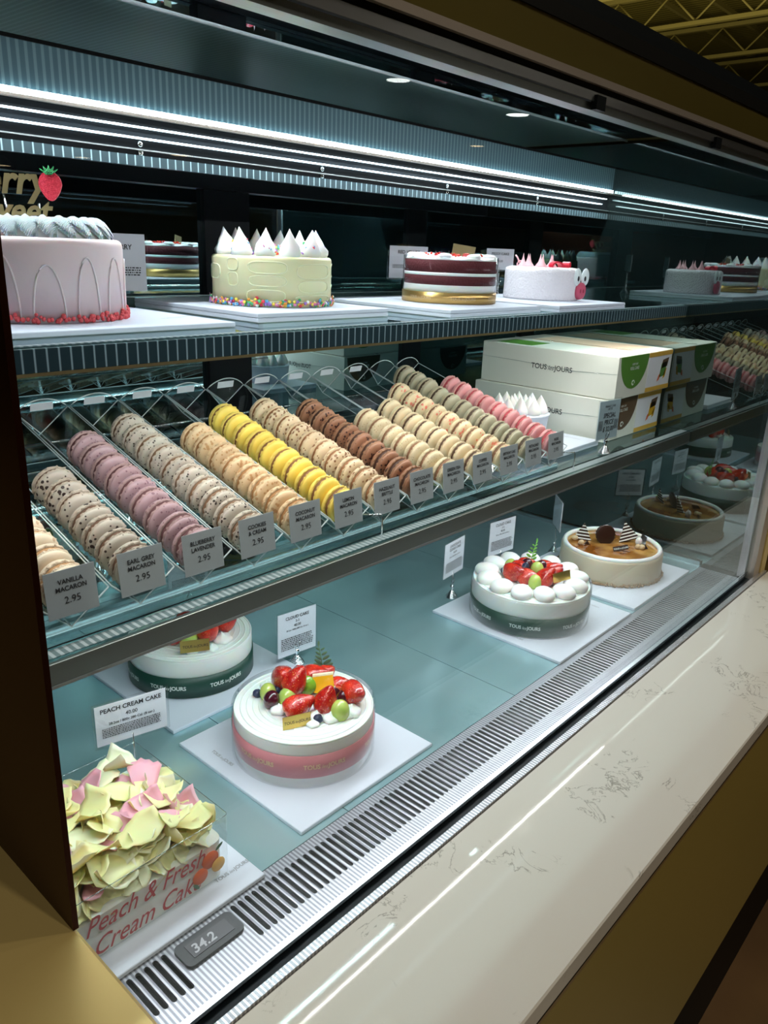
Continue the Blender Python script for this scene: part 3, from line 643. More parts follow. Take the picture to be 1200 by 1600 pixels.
for layer, nn, zz in ((0, 42, .062), (1, 38, .073), (2, 24, .085)):
    for k in range(nn + (18 if layer == 0 else 0)):
        gx = 8 if layer < 2 else 6; gy = (nn+gx-1)//gx; ed = (1, .95, .82)[layer]
        x_ = ((k % gx + .5 + random.uniform(-.4, .4))/gx*2-1)*.094*ed; y_ = ((k//gx + .5 + random.uniform(-.4, .4))/gy*2-1)*.083*ed
        mt_ = 'pink_shaving' if (random.random() < (.05, .2, .3)[layer]) else random.choice(('white_shaving', 'white_shaving', 'cream_shaving'))
        L_ = random.uniform(.034, .062); W_ = random.uniform(.022, .042)
        yy = max(-.088+W_*.42, min(.088-W_*.42, y_)); xx = max(-.104+L_*.32, min(.104-L_*.32, x_*1.05))
        rim_ = k >= nn
        if rim_:
            j_ = k-nn; L_ = .036; W_ = .026
            xx, yy = ((-.085+.0165*j_, -.080) if j_ < 11 else (.089, -.062+.021*(j_-11)))
        q = shaving(L_, W_, random.choice((.3, .5, .8, 1.2, 2.2, 3.4)), random.uniform(-1, 1), random.uniform(1.0, 6))
        q.build('chocolate_shaving', mt_, t, 'pink chocolate shaving' if mt_[0] == 'p' else None, loc=(xx, yy, (.052 if rim_ else zz)+random.uniform(-.003, .004)), rot=(random.gauss(.5 if rim_ and k-nn < 11 else 0, .22), random.gauss(.5 if rim_ and k-nn > 10 else 0, .22), random.gauss(0, .3 if rim_ else .5) + random.choice((0, 0 if rim_ else PI))))

# ------------------------------------------------------------------ price signs on chrome holders
def small_print(x0, x1, z, h, n, seed=0):
    rnd = random.Random(seed); m = M()
    for k in range(n):
        zz = z-k*h*1.9; x_ = x0
        while x_ < x1:
            w = rnd.uniform(.6, 2.6)*h; 
            if x_+w > x1: break
            m.add([(x_, 0, zz), (x_+w, 0, zz), (x_+w, 0, zz+h), (x_, 0, zz+h)], [(0, 1, 2, 3)]); x_ += w+h*.7
    return m
def sign(label, loc, rz, w, h, zc, lines, card='card_white', tilt=0.0, sprint=5, stand=True, base_z=0, ink='ink'):
    loc = (loc[0], loc[1], loc[2]+.0006)
    t = thing('price_sign', label, 'price sign', loc, rz)
    if stand:
        s = .5+.5*min(1, w/.08); prof = [(.0001, 0), (.0125*s, 0), (.0135*s, .0015), (.0125*s, .003)]
        for k in range(5): rr = (.0115-.0018*k)*s; z0 = .003+.0024*k; prof += [(rr, z0), (rr+.001*s, z0+.0012), (rr, z0+.0023)]
        prof += [(.003*s, .0155), (.0024*s, .020), (.0042*s, .0235), (.0042*s, .0265), (.0015*s, .029), (.0001, .0295)]
        M().lathe(prof, 24).build('base', 'chrome', t, 'ringed chrome base')
        q = M()
        for s_ in (-1, 1): q.tube([(0, 0, .027), (s_*.004, 0, .032), (s_*.0055, -.0015, .038), (s_*.003, -.0022, .043)], .0013, 6)
        if zc-h/2 > .043: q.tube([(0, 0, .027), (0, 0, zc-h/2+.006)], .0011, 6)
        q.build('clip', 'chrome', t)
    c = M().box((-w/2, -.0006, zc-h/2), (w/2, .0006, zc+h/2)).build('card', card, t, rot=(tilt, 0, 0))
    q = M().box((-w/2-.0035, -.0012, zc-h/2-.003), (w/2+.0035, .0012, zc+h/2+.0035)); q.build('clear_sleeve', 'sleeve', t, rot=(tilt, 0, 0))
    q.mesh
    m = M()
    for (s_, hh, zz, b_) in lines:
        tm = text_mesh(s_, hh, 'CENTER', 0, b_, .95); m.merge(tm, Matrix.Translation((0, -.0014, zc+zz)))
    if sprint:
        m.merge(small_print(-w*.42, w*.42, zc - h*.10, h*.022, sprint, int(w*1e5)), Matrix.Translation((0, -.0014, 0)))
    m.build('printed_text', ink, c)
    return t
sign('peach cream cake price sign standing behind the shaving covered cake', (.446, .812, 0), -.22, .092, .058, .110, (('PEACH CREAM CAKE', .0062, .018, .02), ('40.00', .0052, .0075, .01), ('28.2oz / 800g 280 Cal. (8 ser.)', .0036, -.0005, .02)), sprint=6)
sign('price sign reading cloud cake behind the pink banded cake', (.822, .91, 0), -.12, .080, .082, .062, (('CLOUD CAKE', .0058, .028, .015), ('2-3', .0045, .0205, .01), ('40.00', .0048, .0125, .01), ('28.2oz / 800g 280 Cal. (8 ser.)', .0028, .006, .02)), sprint=7)
sign('chocolate cloud cake price sign left of the dome ringed cake', (1.243, .888, 0), .12, .080, .076, .092, (('CHOCOLATE', .0054, .027, .015), ('CLOUD CAKE', .0054, .019, .015), ('42.00', .0046, .011, .01), ('28.2oz / 800g 280 Cal. (8 ser.)', .0026, .004, .02)), sprint=7)
sign('cloud cake price sign directly behind the dome ringed cake', (1.425, .890, 0), -.10, .088, .080, .092, (('CLOUD CAKE', .0062, .028, .015), ('2-2', .0045, .0205, .01), ('40.00', .0048, .0125, .01), ('28.2oz / 800g 280 Cal. (8 ser.)', .0028, .006, .02)), sprint=7)
sign('narrow angled price sign left of the caramel glazed cake', (1.64, .872, 0), .75, .075, .074, .103, (('CARAMEL CAKE', .0054, .024, .015), ('40.00', .0048, .014, .01), ('280 Cal. (8 ser.)', .0032, .006, .02)), sprint=7)
sign('cloud cake price sign behind the dark green banded cake, seen under the middle shelf', (.80, 1.20, 0), -.1, .085, .07, .085, (('CLOUD CAKE', .006, .022, .015), ('2-1', .0045, .014, .01), ('40.00', .0048, .006, .01)), sprint=5)
sp_ = sign('blue special price sign in front of the roll cake boxes', (1.464, .690, .3195), -.12, .072, .078, .070, (('PEANUT CAKE', .004, .026, .01), ('LATTE', .004, .0205, .01)), card='card_blue', sprint=0)
m = M()
for s_, hh, zz in (('SPECIAL', .0095, .005), ('PRICE', .0095, -.009), ('$ 32.00', .0095, -.023)): m.merge(text_mesh(s_, hh, 'CENTER', .15, .01, .9), Matrix.Translation((0, -.0016, .07+zz)))
m.merge(small_print(-.034, -.020, .068, .0012, 9, 3), Matrix.Translation((0, -.0014, 0))); m.merge(small_print(.020, .034, .068, .0012, 9, 4), Matrix.Translation((0, -.0014, 0)))
m.build('handwritten_text', 'ink', sp_, 'handwritten special price')

# ------------------------------------------------------------------ top shelf
ZT = .6035
board(.33, .776, .60, 1.07, ZT, 'white board under the pink strawberry cake', 1, ((.75, -.5, .3),))
board(.655, .800, .905, 1.09, ZT, 'white double board under the yellow meringue cake', 2, ())
board(.975, .735, 1.235, 1.02, ZT, 'white double board under the red velvet cake', 2, ())
board(1.27, .718, 1.53, 1.00, ZT, 'white double board under the pig face cake', 2, ())
# strawberry cake
t = thing('strawberry_cake', 'tall pale pink cake with white petal piping and red crumb foot', 'cake', (.434, .932, ZT+.0062))
r = .098; h = .088
beveled_disc(M(), r, 0, h, .008).build('cake_body', 'pink_frosting', t)
m = M()
for k in range(14):
    a0 = 2*PI*k/14 - .1; ht = random.uniform(.055, .068); wd = random.uniform(.26, .34)
    pts = [((r+.0006)*math.cos(a0+wd/2*math.cos(q)), (r+.0006)*math.sin(a0+wd/2*math.cos(q)), .004+ht*math.sin(q)) for q in [PI*i/16 for i in range(17)]]
    m.tube(pts, .0011, 6)
m.build('palette_ridges', 'pink_ridge', t)
M().lathe([(.0001, h), (r*.86, h), (r*.80, h+.014), (r*.70, h+.016), (.0001, h+.016)], 48).build('cream_layer', 'cream', t)
for k in range(26):
    a = 2*PI*k/26; q = M()
    P = []; nu, nv = 9, 7; F_ = []
    for i in range(nu):
        u = i/(nu-1); w = .0125*math.sin(PI*min(1, u*.92+.04))**.7
        for j in range(nv):
            v_ = j/(nv-1)*2-1; P.append((u*.034, v_*w, .013*math.sin(u*PI*.9)*(1-.35*v_*v_)-.012*u*u + .0012*math.cos(v_*9)))
    for i in range(nu-1):
        for j in range(nv-1): F_.append((i*nv+j, (i+1)*nv+j, (i+1)*nv+j+1, i*nv+j+1))
    k0 = len(P); P += [(x_, y_, z_-.004) for x_, y_, z_ in P]; F_ += [tuple(z+k0 for z in f[::-1]) for f in list(F_)]
    q.add(P, F_, True); q.build('cream_petal', 'blue_cream', t, 'pale piped cream petal', loc=(r*.58*math.cos(a), r*.58*math.sin(a), h+.012), rot=(0, 0, a+.5))
m = M(); random.seed(3)
for k in range(300):
    a = random.uniform(0, 2*PI); m.ball(((r+.002)*math.cos(a), (r+.002)*math.sin(a), random.uniform(.001, .009)*random.random()+.002), random.uniform(.0018, .0032), 6, 4)
m.build('crumb_edge', 'red_crumb', t, 'red crumbs around the foot', kind='stuff')
tp = thing('cake_topper', 'gold script topper with a red glitter strawberry on the pink cake', 'cake topper', (.425, .935, ZT+.080))
tp.rotation_euler = (0, 0, -.75)
m = text_mesh('berry', .030, 'LEFT', .25, .022, .92); m2 = text_mesh('sweet', .026, 'LEFT', .25, .022, .92); q = M()
q.merge(m, Matrix.Translation((-.058, 0, .060))); q.merge(m2, Matrix.Translation((-.050, 0, .030)))
k0 = len(q.v); q.v += [(x_, .0025, z_) for x_, y_, z_ in q.v]; q.f += [tuple(i+k0 for i in f[::-1]) for f in list(q.f)]; q.mi += q.mi; q.sm += q.sm
q.build('gold_lettering', 'topper_gold', tp)
q = M(); q.tube([(-.01, .004, 0), (-.018, .004, .062)], .0014, 6); q.tube([(.02, .004, 0), (.02, .004, .05)], .0014, 6); q.build('clear_stick', 'acrylic_edge', tp)
pts = [(.0125*math.sin(a)*(1-.30*max(0, math.cos(a))), .014*-math.cos(a)-.003*max(0, math.cos(a))) for a in [2*PI*i/28 for i in range(28)]]
q = M().prism(pts, .003, 'xz', -.0015); q.build('glitter_strawberry', 'glitter_red', tp, 'red glitter strawberry', loc=(.036, -.001, .070))
q = M()
for k in range(5):
    a = -1.1+.55*k; q.prism([(-.003, 0), (.003, 0), (math.sin(a)*.011, .003+.007*math.cos(a))], .003, 'xz', -.002)
q.build('glitter_leaf', 'glitter_green', tp, 'green glitter leaves', loc=(.036, -.002, .080))
# yellow cake
t = thing('yellow_cake', 'pale yellow frosted cake crowned with cream peaks and coloured sprinkles', 'cake', (.796, .938, ZT+.0122))
r = .088; h = .068
beveled_disc(M(), r, 0, h, .005).build('cake_body', 'yellow_frosting', t)
m = M(); random.seed(12)
for (a0, z0, wd, hh) in ((-2.95, .056, .22, .016), (-2.95, .036, .2, .018), (-2.35, .053, .62, .016), (-2.35, .035, .60, .014), (-2.38, .015, .62, .016), (-1.5, .049, .75, .020), (-1.5, .028, .7, .016), (-1.5, .011, .8, .010), (-3.5, .045, .5, .02), (-.7, .05, .5, .018), (-.7, .02, .5, .018)):
    pts = []
    for i in range(24):
        q = 2*PI*i/24; cx = abs(math.cos(q))**.55*(1 if math.cos(q) > 0 else -1); sx = abs(math.sin(q))**.7*(1 if math.sin(q) > 0 else -1); a = a0+wd/2*cx
        pts.append(((r+.0004)*math.cos(a), (r+.0004)*math.sin(a), max(.004, z0+hh/2*sx)))
    m.tube(pts, .0009, 6, closed=True)
m.build('palette_ridges', 'yellow_ridge', t)
for k in range(12):
    a = 2*PI*k/12+.2; rr = .068
    prof = [(.013, 0), (.0155, .004), (.0150, .009), (.0120, .016), (.0085, .023), (.0045, .030), (.0016, .036), (.0001, .039)]
    q = M().lathe(prof, 18, lambda a_, r_, z_, j: (r_*(1+.07*math.cos(4*a_+z_*150)+.05*math.sin(z_*420+k)), z_)); q.build('cream_peak', 'meringue', t, 'white cream peak', loc=(rr*math.cos(a), rr*math.sin(a), h-.001), rot=(random.uniform(-.12, .12), random.uniform(-.12, .12), random.uniform(0, 6)))
SPC = {'sp_pink': (.80, .22, .45), 'sp_red': (.72, .04, .08), 'sp_orange': (.90, .36, .06), 'sp_yellow': (.92, .72, .10), 'sp_green': (.06, .45, .16), 'sp_blue': (.12, .42, .72), 'sp_white': (.9, .9, .88), 'sp_violet': (.38, .20, .62)}
for k, c_ in SPC.items(): mat(k, c_, .5)
keys = ['sp_pink', 'sp_pink', 'sp_red', 'sp_orange', 'sp_yellow', 'sp_green', 'sp_blue', 'sp_white', 'sp_violet']
m = M()
for k in range(420):
    a = random.uniform(0, 2*PI); rr = r+.002+random.uniform(0, .003); z_ = .0018+abs(random.gauss(0, .004)); 
    m.cur = random.randrange(len(keys)); q = M().lathe([(.0001, -.0006), (.0024, -.0006), (.0024, .0006), (.0001, .0006)], 8); mx = Matrix.Translation((rr*math.cos(a), rr*math.sin(a), z_)) @ Matrix.Rotation(a, 4, 'Z') @ Matrix.Rotation(PI/2+random.uniform(-.6, .6), 4, 'Y'); m.merge(q, mx)
m.build('sprinkle_edge', keys, t, 'coloured confetti sprinkles', kind='stuff')
m = M()
for k in range(230):
    if k < 110: a = random.uniform(0, 2*PI); rr = random.uniform(.0, .062); z_ = h+random.uniform(.001, .018)*(1-rr/.09)
    else:
        kk = random.randrange(12); zc_ = random.uniform(.003, .024); pr_ = .0165-.45*zc_; b2 = random.uniform(0, 6.28); ax = .068*math.cos(2*PI*kk/12+.2)+pr_*math.cos(b2); ay = .068*math.sin(2*PI*kk/12+.2)+pr_*math.sin(b2); a = math.atan2(ay, ax); rr = math.hypot(ax, ay); z_ = h+zc_
    m.cur = random.randrange(len(keys)); q = M().lathe([(.0001, -.0006), (.0024, -.0006), (.0024, .0006), (.0001, .0006)], 8); m.merge(q, Matrix.Translation((rr*math.cos(a), rr*math.sin(a), z_)) @ Matrix.Rotation(random.uniform(0, 3), 4, 'X') @ Matrix.Rotation(random.uniform(0, 3), 4, 'Y'))
m.build('sprinkle_top', keys, t, 'coloured confetti sprinkles', kind='stuff')
# red velvet
t = thing('red_velvet_cake', 'dark red layer cake with white filling and gold band', 'cake', (1.142, .868, ZT+.0122)); r = .080
ZS = ((.018, .030, 'cream', 'cream_layer'), (.030, .045, 'velvet_sponge', 'sponge_layer'), (.045, .050, 'cream', 'cream_layer'), (.050, .070, 'velvet_sponge', 'sponge_layer'))
M().lathe([(.0001, 0), (r, 0), (r, .018), (.0001, .018)], 64).build('cake_base', 'cream', t)
for a, b_, mm2, nm in ZS: M().lathe([(.0001, a), (r, a), (r, b_), (.0001, b_)], 64, smooth=True).build(nm, mm2, t)
M().lathe([(.0001, .070), (r-.001, .070), (r-.003, .073), (r*.8, .0745), (.0001, .075)], 64, lambda a, rr, z, j: (rr, z + (.0015*math.sin(9*a+rr*90) if j > 1 else 0))).build('cream_top', 'meringue', t)
for k in range(8):
    a = 2*PI*k/8-.3; dollop(t, (.066*math.cos(a), .066*math.sin(a), .072), .012, .35)
m = M(); random.seed(8)
for k in range(120): a = random.uniform(0, 6.28); rr = random.gauss(.035, .014); m.ball((rr*math.cos(a), rr*math.sin(a), .076+random.uniform(0, .004)), random.uniform(.001, .0026), 5, 4)
m.build('red_crumbs', 'strawberry_red', t, 'scattered red crumbs', kind='stuff')
bd = M().lathe([(r, .0005), (r+.003, .0005), (r+.003, .018), (r, .018)], 64, cap=False).build('gold_band', 'gold_band', t, 'gold paper band')
for a in (-3.14, -2.2, -1.3): M().merge(wrap(brand(.005), r+.0034, a), Matrix.Translation((0, 0, .0065))).build('printed_text', 'gold_ink', bd)
M().lathe([(r+.0022, .018), (r+.0026, .018), (r+.0026, .076), (r+.0022, .076)], 64, cap=False).build('clear_collar', 'collar', t)
M().box((-.022, -.0005, 0), (.020, .0005, .022)).build('name_tag', 'topper_gold', t, 'olive gold name tag', loc=(.035, .0, .073), rot=(0, .12, -.6))
sign('red velvet price sign standing behind the red layer cake', (1.225, 1.035, ZT), -.55, .078, .060, .072, (('RED VELVET', .0062, .016, .015), ('38.00', .005, .004, .01)), sprint=3)
# pig cake
t = thing('pig_cake', 'white coconut coated cake with pig snout and big eyes', 'cake', (1.440, .862, ZT+.0122)); r = .074; h = .060
def pw_(a, rr, z, j): return rr+.0012*noise.noise(Vector((rr*math.cos(a), rr*math.sin(a), z))*260), z+.0008*noise.noise(Vector((rr*math.cos(a)+3, rr*math.sin(a), z))*260)
prof = [(.0001, 0)] + [(r, .0001+h*.9*k/14) for k in range(15)] + [(r-.002, h-.002), (r-.006, h)] + [(r*q, h+.001) for q in (.85, .7, .55, .4, .25, .1)] + [(.0001, h+.001)]
M().lathe(prof, 150, pw_).build('cake_body', 'coconut_coat', t)
fa = -1.62; fp = -1.22            # direction the face looks
fx, fy = math.cos(fa), math.sin(fa); tx, ty = -fy, fx
def face(u, z, out=.0): return (r*math.cos(fp) + u*tx + out*fx, r*math.sin(fp) + u*ty + out*fy, z)
for s_ in (-1, 1):
    e = M().lathe([(.0001, 0), (.0135, 0), (.0145, .0015), (.0135, .003), (.0001, .003)], 28); e.v = [(x_*.92, y_*1.18, z_) for x_, y_, z_ in e.v]
    e = e.build('eye', 'eye_white', t, 'white sugar eye', loc=face(s_*.0145, .045, .004), rot=(PI/2, 0, fa+PI/2))
    q = M().lathe([(.0001, 0), (.0036, 0), (.0034, .001), (.0001, .0012)], 16); q.v = [(x_*.85, y_*1.4, z_) for x_, y_, z_ in q.v]; q.build('pupil', 'eye_black', e, 'black pupil', loc=(-s_*.002, -.003, .003))
q = M().lathe([(.0001, 0), (.0155, 0), (.017, .002), (.016, .0075), (.014, .0085), (.0001, .0085)], 32).build('snout', 'pig_pink', t, 'round pink snout', loc=face(0, .0185, .002), rot=(PI/2, 0, fa+PI/2))
for s_ in (-1, 1):
    e = M().lathe([(.0001, 0), (.0028, 0), (.0026, .0008), (.0001, .001)], 14); e.v = [(x_*.8, y_*1.5, z_) for x_, y_, z_ in e.v]; e.build('nostril', 'pig_dark', q, loc=(s_*.0055, 0, .0084))
for s_, u in ((-1, -.034), (1, .004)):
    m = M(); pts = [(.009*math.cos(a), 0, .009+.009*math.sin(a)*.9) for a in [PI*1.05*i/12 - .05 for i in range(13)]]
    P = []; F_ = []
    for (x_, y_, z_) in pts: P += [(x_*1.4, -.007, z_), (x_*1.4, .007, z_), (x_*1.1, .007, z_-.0025), (x_*1.1, -.007, z_-.0025)]
    for i in range(len(pts)-1):
        for j in range(4): F_.append((i*4+j, i*4+(j+1) % 4, i*4+4+(j+1) % 4, i*4+4+j))
    m.add(P, F_); m.build('ear', 'pig_red', t, 'folded red ear', loc=(fx*.045+tx*(u+.012), fy*.045+ty*(u+.012), h-.004), rot=(0, 0, fa+PI/2+.4*s_))
for k in range(7):
    a = 2*PI*k/7+.4
    q = M().lathe([(.011, 0), (.0085, .004), (.004, .010), (.0016, .018), (.0001, .026)], 14); q.build('cream_spike', 'pig_light', t, 'pink cream spike', loc=(.030*math.cos(a)-.012*fx, .030*math.sin(a)-.012*fy, h))
pts = [(.006*math.cos(a), .0004*k, .007+.006*math.sin(a)) for k, a in enumerate([-.6+.5*i for i in range(13)])] + [(-.006, .006, .020), (-.010, .006, .024)]
M().tube(pts, .0016, 8).build('tail', 'pig_light', t, 'curly pink tail', loc=(-.060*fx-.02, -.060*fy-.018, h-.002), rot=(0, 0, -.7))
sign('pig cake price sign on the upper shelf behind the coconut cake', (1.520, 1.02, ZT), -.7, .062, .044, .083, (('PIGGY CAKE', .0052, .009, .015), ('38.00', .0045, -.006, .01)), sprint=0)
sign('large strawberry cake price sign behind the pink cake', (.605, 1.06, ZT), -.25, .096, .078, .063, (('STRAWBERRY', .0068, .018, .015), ('CAKE', .0068, .008, .015)), sprint=4)

# ------------------------------------------------------------------ roll cake boxes
def roll_box(loc, label, disc, logo):
    t = thing('cake_box', label, 'box', loc); w, d, h = .276, .345, .092
    M().box((0, 0, 0), (w, d, h), .0015).build('carton', 'box_card', t)
    b_ = M(); b_.merge(brand(.0115)); b_.v = [(-.0006, -x_, z_) for x_, y_, z_ in b_.v]; b_.build('printed_text', 'ink', t, loc=(0, .160, .045))
    def half(R_, n=24): return [(R_*math.cos(PI+PI*i/n), R_*1.05*math.sin(PI+PI*i/n)) for i in range(n+1)]
    for yy, s_ in ((-.0009, 1), (d+.0001, 1)):
        q = M().prism(half(.068), .0008, 'xz'); q = q.build('printed_disc', disc, t, 'half round printed patch', loc=(.078, yy, h-.002))
        m = text_mesh('ROLL CAKE', .0065, 'CENTER', 0, .01, .9); m.merge(text_mesh('EVERY DAY', .0042, 'CENTER', 0, .005, .9), Matrix.Translation((0, 0, .010)))
        m.tube([(.008*math.cos(a)*(1-.07*i), 0, -.030+.008*math.sin(a)*(1-.07*i)) for i, a in enumerate([.6*i for i in range(11)])], .0009, 5)
        m.build('printed_text', 'white_ink', q, loc=(0, -.0004 if yy < 0 else .0013, -.030), rot=(0, 0, 0 if yy < 0 else PI))
    p_ = M().box((.150, -.0008, .004), (w-.006, -.0001, h-.004)).build('picture_panel', 'card_white', t, 'printed panel with a cake picture')
    M().box((.148, -.0013, h-.012), (w-.001, -.0009, h-.002)).build('orange_stripe', 'box_orange', p_); M().box((.148, -.0013, .002), (w-.001, -.0009, .012)).build('orange_stripe', 'box_orange', p_)
    for (a, b0, c, e, mm2) in ((.215, .030, .250, .066, 'box_green' if disc == 'box_green' else 'orange_flesh'), (.220, .050, .258, .074, 'box_brown'), (.205, .022, .222, .040, 'peach_skin'), (.235, .026, .252, .05, 'orange_flesh')):
        M().prism([(a, b0), (c-.006, b0+.004), (c, e), (a+.006, e-.004)], .0004, 'xz', -.0014).build('picture_patch', mm2, p_)
    m = M().box((.01, .22, h), (.09, d-.03, h+.0006)); m.build('top_print', disc, t); M().box((.13, .04, h), (w-.02, d-.05, h+.0006)).build('top_print', 'box_top_pink', t, 'pink orange print on the lid')
    m = M(); m.tube([(0, 0, .055), (-.0012, d*.3, .050), (-.001, d*.7, .056), (0, d, .058)], .0005, 4); m.tube([(w*.5, 0, h+.0012), (w*.5, d, h+.0012)], .0006, 4); m.build('wrap_seam', 'acrylic_edge', t)
    return t
roll_box((1.553, .738, .3185), 'lower white roll cake box with a brown printed patch', 'box_brown', 0)
roll_box((1.560, .728, .4115), 'upper white roll cake box with a green printed patch', 'box_green', 0)
# board and pot of cream cones between the trays and the boxes
board(1.335, .735, 1.525, 1.0, .3185, 'white board beside the roll cake boxes', 2, ((.72, -.62, PI/2),))
t = thing('meringue_cake', 'small white cake topped with pointed cream cones beside the macarons', 'cake', (1.44, .885, .3305))
M().lathe([(.0001, 0), (.058, 0), (.061, .02), (.064, .045), (.066, .047), (.062, .049), (.0001, .049)], 48).build('cake_body', 'board_white', t)
for k in range(15):
    a = 2*PI*k/10; rr = .047 if k < 10 else .02; a = a if k < 10 else 2*PI*(k-10)/5
    q = M().lathe([(.012, 0), (.0145, .006), (.0125, .014), (.008, .024), (.003, .032), (.0001, .037)], 12, lambda a_, r_, z_, j: (r_*(1+.10*math.cos(5*a_)), z_)); q.build('cream_peak', 'meringue', t, loc=(rr*math.cos(a), rr*math.sin(a), .047))

# ------------------------------------------------------------------ macaron trays
TL, TA = .386, math.atan2(.110, .370); TZ = .3255; SL = .053
ROWS = [ # name, card lines, shell colour, fleck colour, fleck (scale, amount), filling, count, back y
 ('vanilla', ('VANILLA', 'MACARON'), (.80, .66, .50), (.60, .40, .26), (90, .20), (.50, .27, .12), 7, None),
 ('earl grey', ('EARL GREY', 'MACARON'), (.46, .41, .35), (.030, .016, .014), (150, .33), (.12, .06, .035), 8, .885),
 ('blueberry lavender', ('BLUEBERRY', 'LAVENDER'), (.40, .26, .29), (.22, .11, .14), (230, .30), (.12, .045, .05), 9, .952),
 ('cookies and cream', ('COOKIES', '& CREAM'), (.52, .46, .39), (.045, .030, .025), (260, .33), (.20, .11, .06), 10, .980),
 ('coconut', ('COCONUT', 'MACARON'), (.70, .50, .30), (.50, .28, .13), (200, .45), (.36, .17, .06), 8, .930),
 ('lemon', ('LEMON', 'MACARON'), (.86, .64, .12), (.86, .64, .12), (50, 0), (.22, .09, .03), 10, .970),
 ('hazelnut brittle', ('HAZELNUT', 'BRITTLE'), (.70, .54, .36), (.24, .11, .05), (150, .36), (.28, .12, .05), 10, .970),
 ('chocolate', ('CHOCOLATE', 'MACARON'), (.30, .135, .075), (.045, .012, .008), (190, .32), (.055, .018, .010), 9, .948),
 ('green tea', ('GREEN TEA', 'MACARON'), (.70, .58, .38), (.52, .38, .22), (300, .28), (.24, .11, .055), 8, .892),
 ('coffee', ('COFFEE', 'MACARON'), (.71, .57, .37), (.71, .57, .37), (50, 0), (.09, .040, .022), 8, .910),
 ('birthday cake', ('BIRTHDAY CAKE', 'MACARON'), (.74, .60, .38), (.75, .22, .16), (130, .33), (.18, .08, .04), 9, .955),
 ('pistachio', ('PISTACHIO', 'MACARON'), (.40, .37, .26), (.40, .37, .26), (50, 0), (.060, .035, .020), 10, 1.010),
 ('rose', ('ROSE', 'MACARON'), (.66, .30, .31), (.66, .30, .31), (50, 0), (.42, .05, .07), 9, .955)]
def mac_mat(i, name, c, fl, sc, amt):
    m = mat('shell_%d' % i, c, .48, sss=.08); L = m.node_tree.links
    v = coords(m)
    n1 = N(m, 'ShaderNodeTexNoise', Scale=40.0, Detail=2.0); L.new(v, n1.inputs['Vector'])
    base = mix_col(m, n1.outputs['Fac'], tuple(q*.90 for q in c), tuple(min(1, q*1.08) for q in c), .3, .7)
    if amt:
        n2 = N(m, 'ShaderNodeTexVoronoi', Scale=float(sc)); L.new(v, n2.inputs['Vector'])
        n3 = N(m, 'ShaderNodeTexNoise', Scale=sc*.35, Detail=1.0); L.new(v, n3.inputs['Vector'])
        mt_ = N(m, 'ShaderNodeMath', operation='ADD'); L.new(n2.outputs['Distance'], mt_.inputs[0]); L.new(n3.outputs['Fac'], mt_.inputs[1])
        r_ = N(m, 'ShaderNodeValToRGB'); r_.color_ramp.elements[0].position = .62+amt*.36; r_.color_ramp.elements[0].color = (1, 1, 1, 1); r_.color_ramp.elements[1].position = .66+amt*.36; r_.color_ramp.elements[1].color = (0, 0, 0, 1)
        L.new(mt_.outputs[0], r_.inputs[0])
        mx = N(m, 'ShaderNodeMix', data_type='RGBA'); L.new(r_.outputs[0], mx.inputs[0]); L.new(base, mx.inputs[6]); mx.inputs[7].default_value = (*fl, 1); set_base(m, mx.outputs[2])
        b = N(m, 'ShaderNodeBump', Strength=.5, Distance=.0008); L.new(r_.outputs[0], b.inputs['Height']); L.new(b.outputs[0], m.node_tree.nodes['Principled BSDF'].inputs['Normal'])
    else: set_base(m, base)
RM = .0250
def shell(seed, up_=1):
    rnd = random.Random(seed); ph = [rnd.uniform(0, 6) for _ in range(6)]
    prof = [(RM*.86, .0026), (RM*.96, .0027), (RM*1.00, .0036), (RM*1.01, .0046), (RM*.965, .0056), (RM*.955, .0062), (RM*.975, .0072), (RM*.945, .0092), (RM*.86, .0113), (RM*.71, .0130), (RM*.50, .0141), (RM*.25, .0147), (.0001, .0149)]
    def wob(a, r, z, j):
        if j in (1, 2, 3): r *= 1+.026*math.sin(17*a+ph[0])+.024*math.sin(31*a+ph[1])+.020*math.sin(43*a+ph[2]); z += .0006*math.sin(23*a+ph[3])
        else: r *= 1+.010*math.sin(3*a+ph[4])+.006*math.sin(5*a+ph[5])
        return r, z*up_
    m = M().lathe(prof, 60, wob); m.mi = [1 if i < 60*4 else 0 for i in range(len(m.f))]
    if up_ < 0: m.f = [f[::-1] for f in m.f]
    return m
def filling(seed):
    rnd = random.Random(seed); p = rnd.uniform(0, 6)
    return M().lathe([(.0001, -.0034), (RM*.90, -.0034), (RM*.935, 0), (RM*.90, .0034), (.0001, .0034)], 40, lambda a, r, z, j: (r*(1+.012*math.sin(7*a+p)), z))
ORD = ['first', 'second', 'third', 'fourth', 'fifth', 'sixth', 'seventh', 'eighth', 'ninth', 'tenth']
LOOK = {'vanilla': 'cream coloured', 'earl grey': 'grey with dark sprinkles', 'blueberry lavender': 'mauve', 'cookies and cream': 'speckled pale grey', 'coconut': 'toasted tan', 'lemon': 'yellow', 'hazelnut brittle': 'cream with brown nut pieces', 'chocolate': 'brown', 'green tea': 'beige', 'coffee': 'plain cream', 'birthday cake': 'cream with coloured sprinkles', 'pistachio': 'grey green', 'rose': 'pink'}
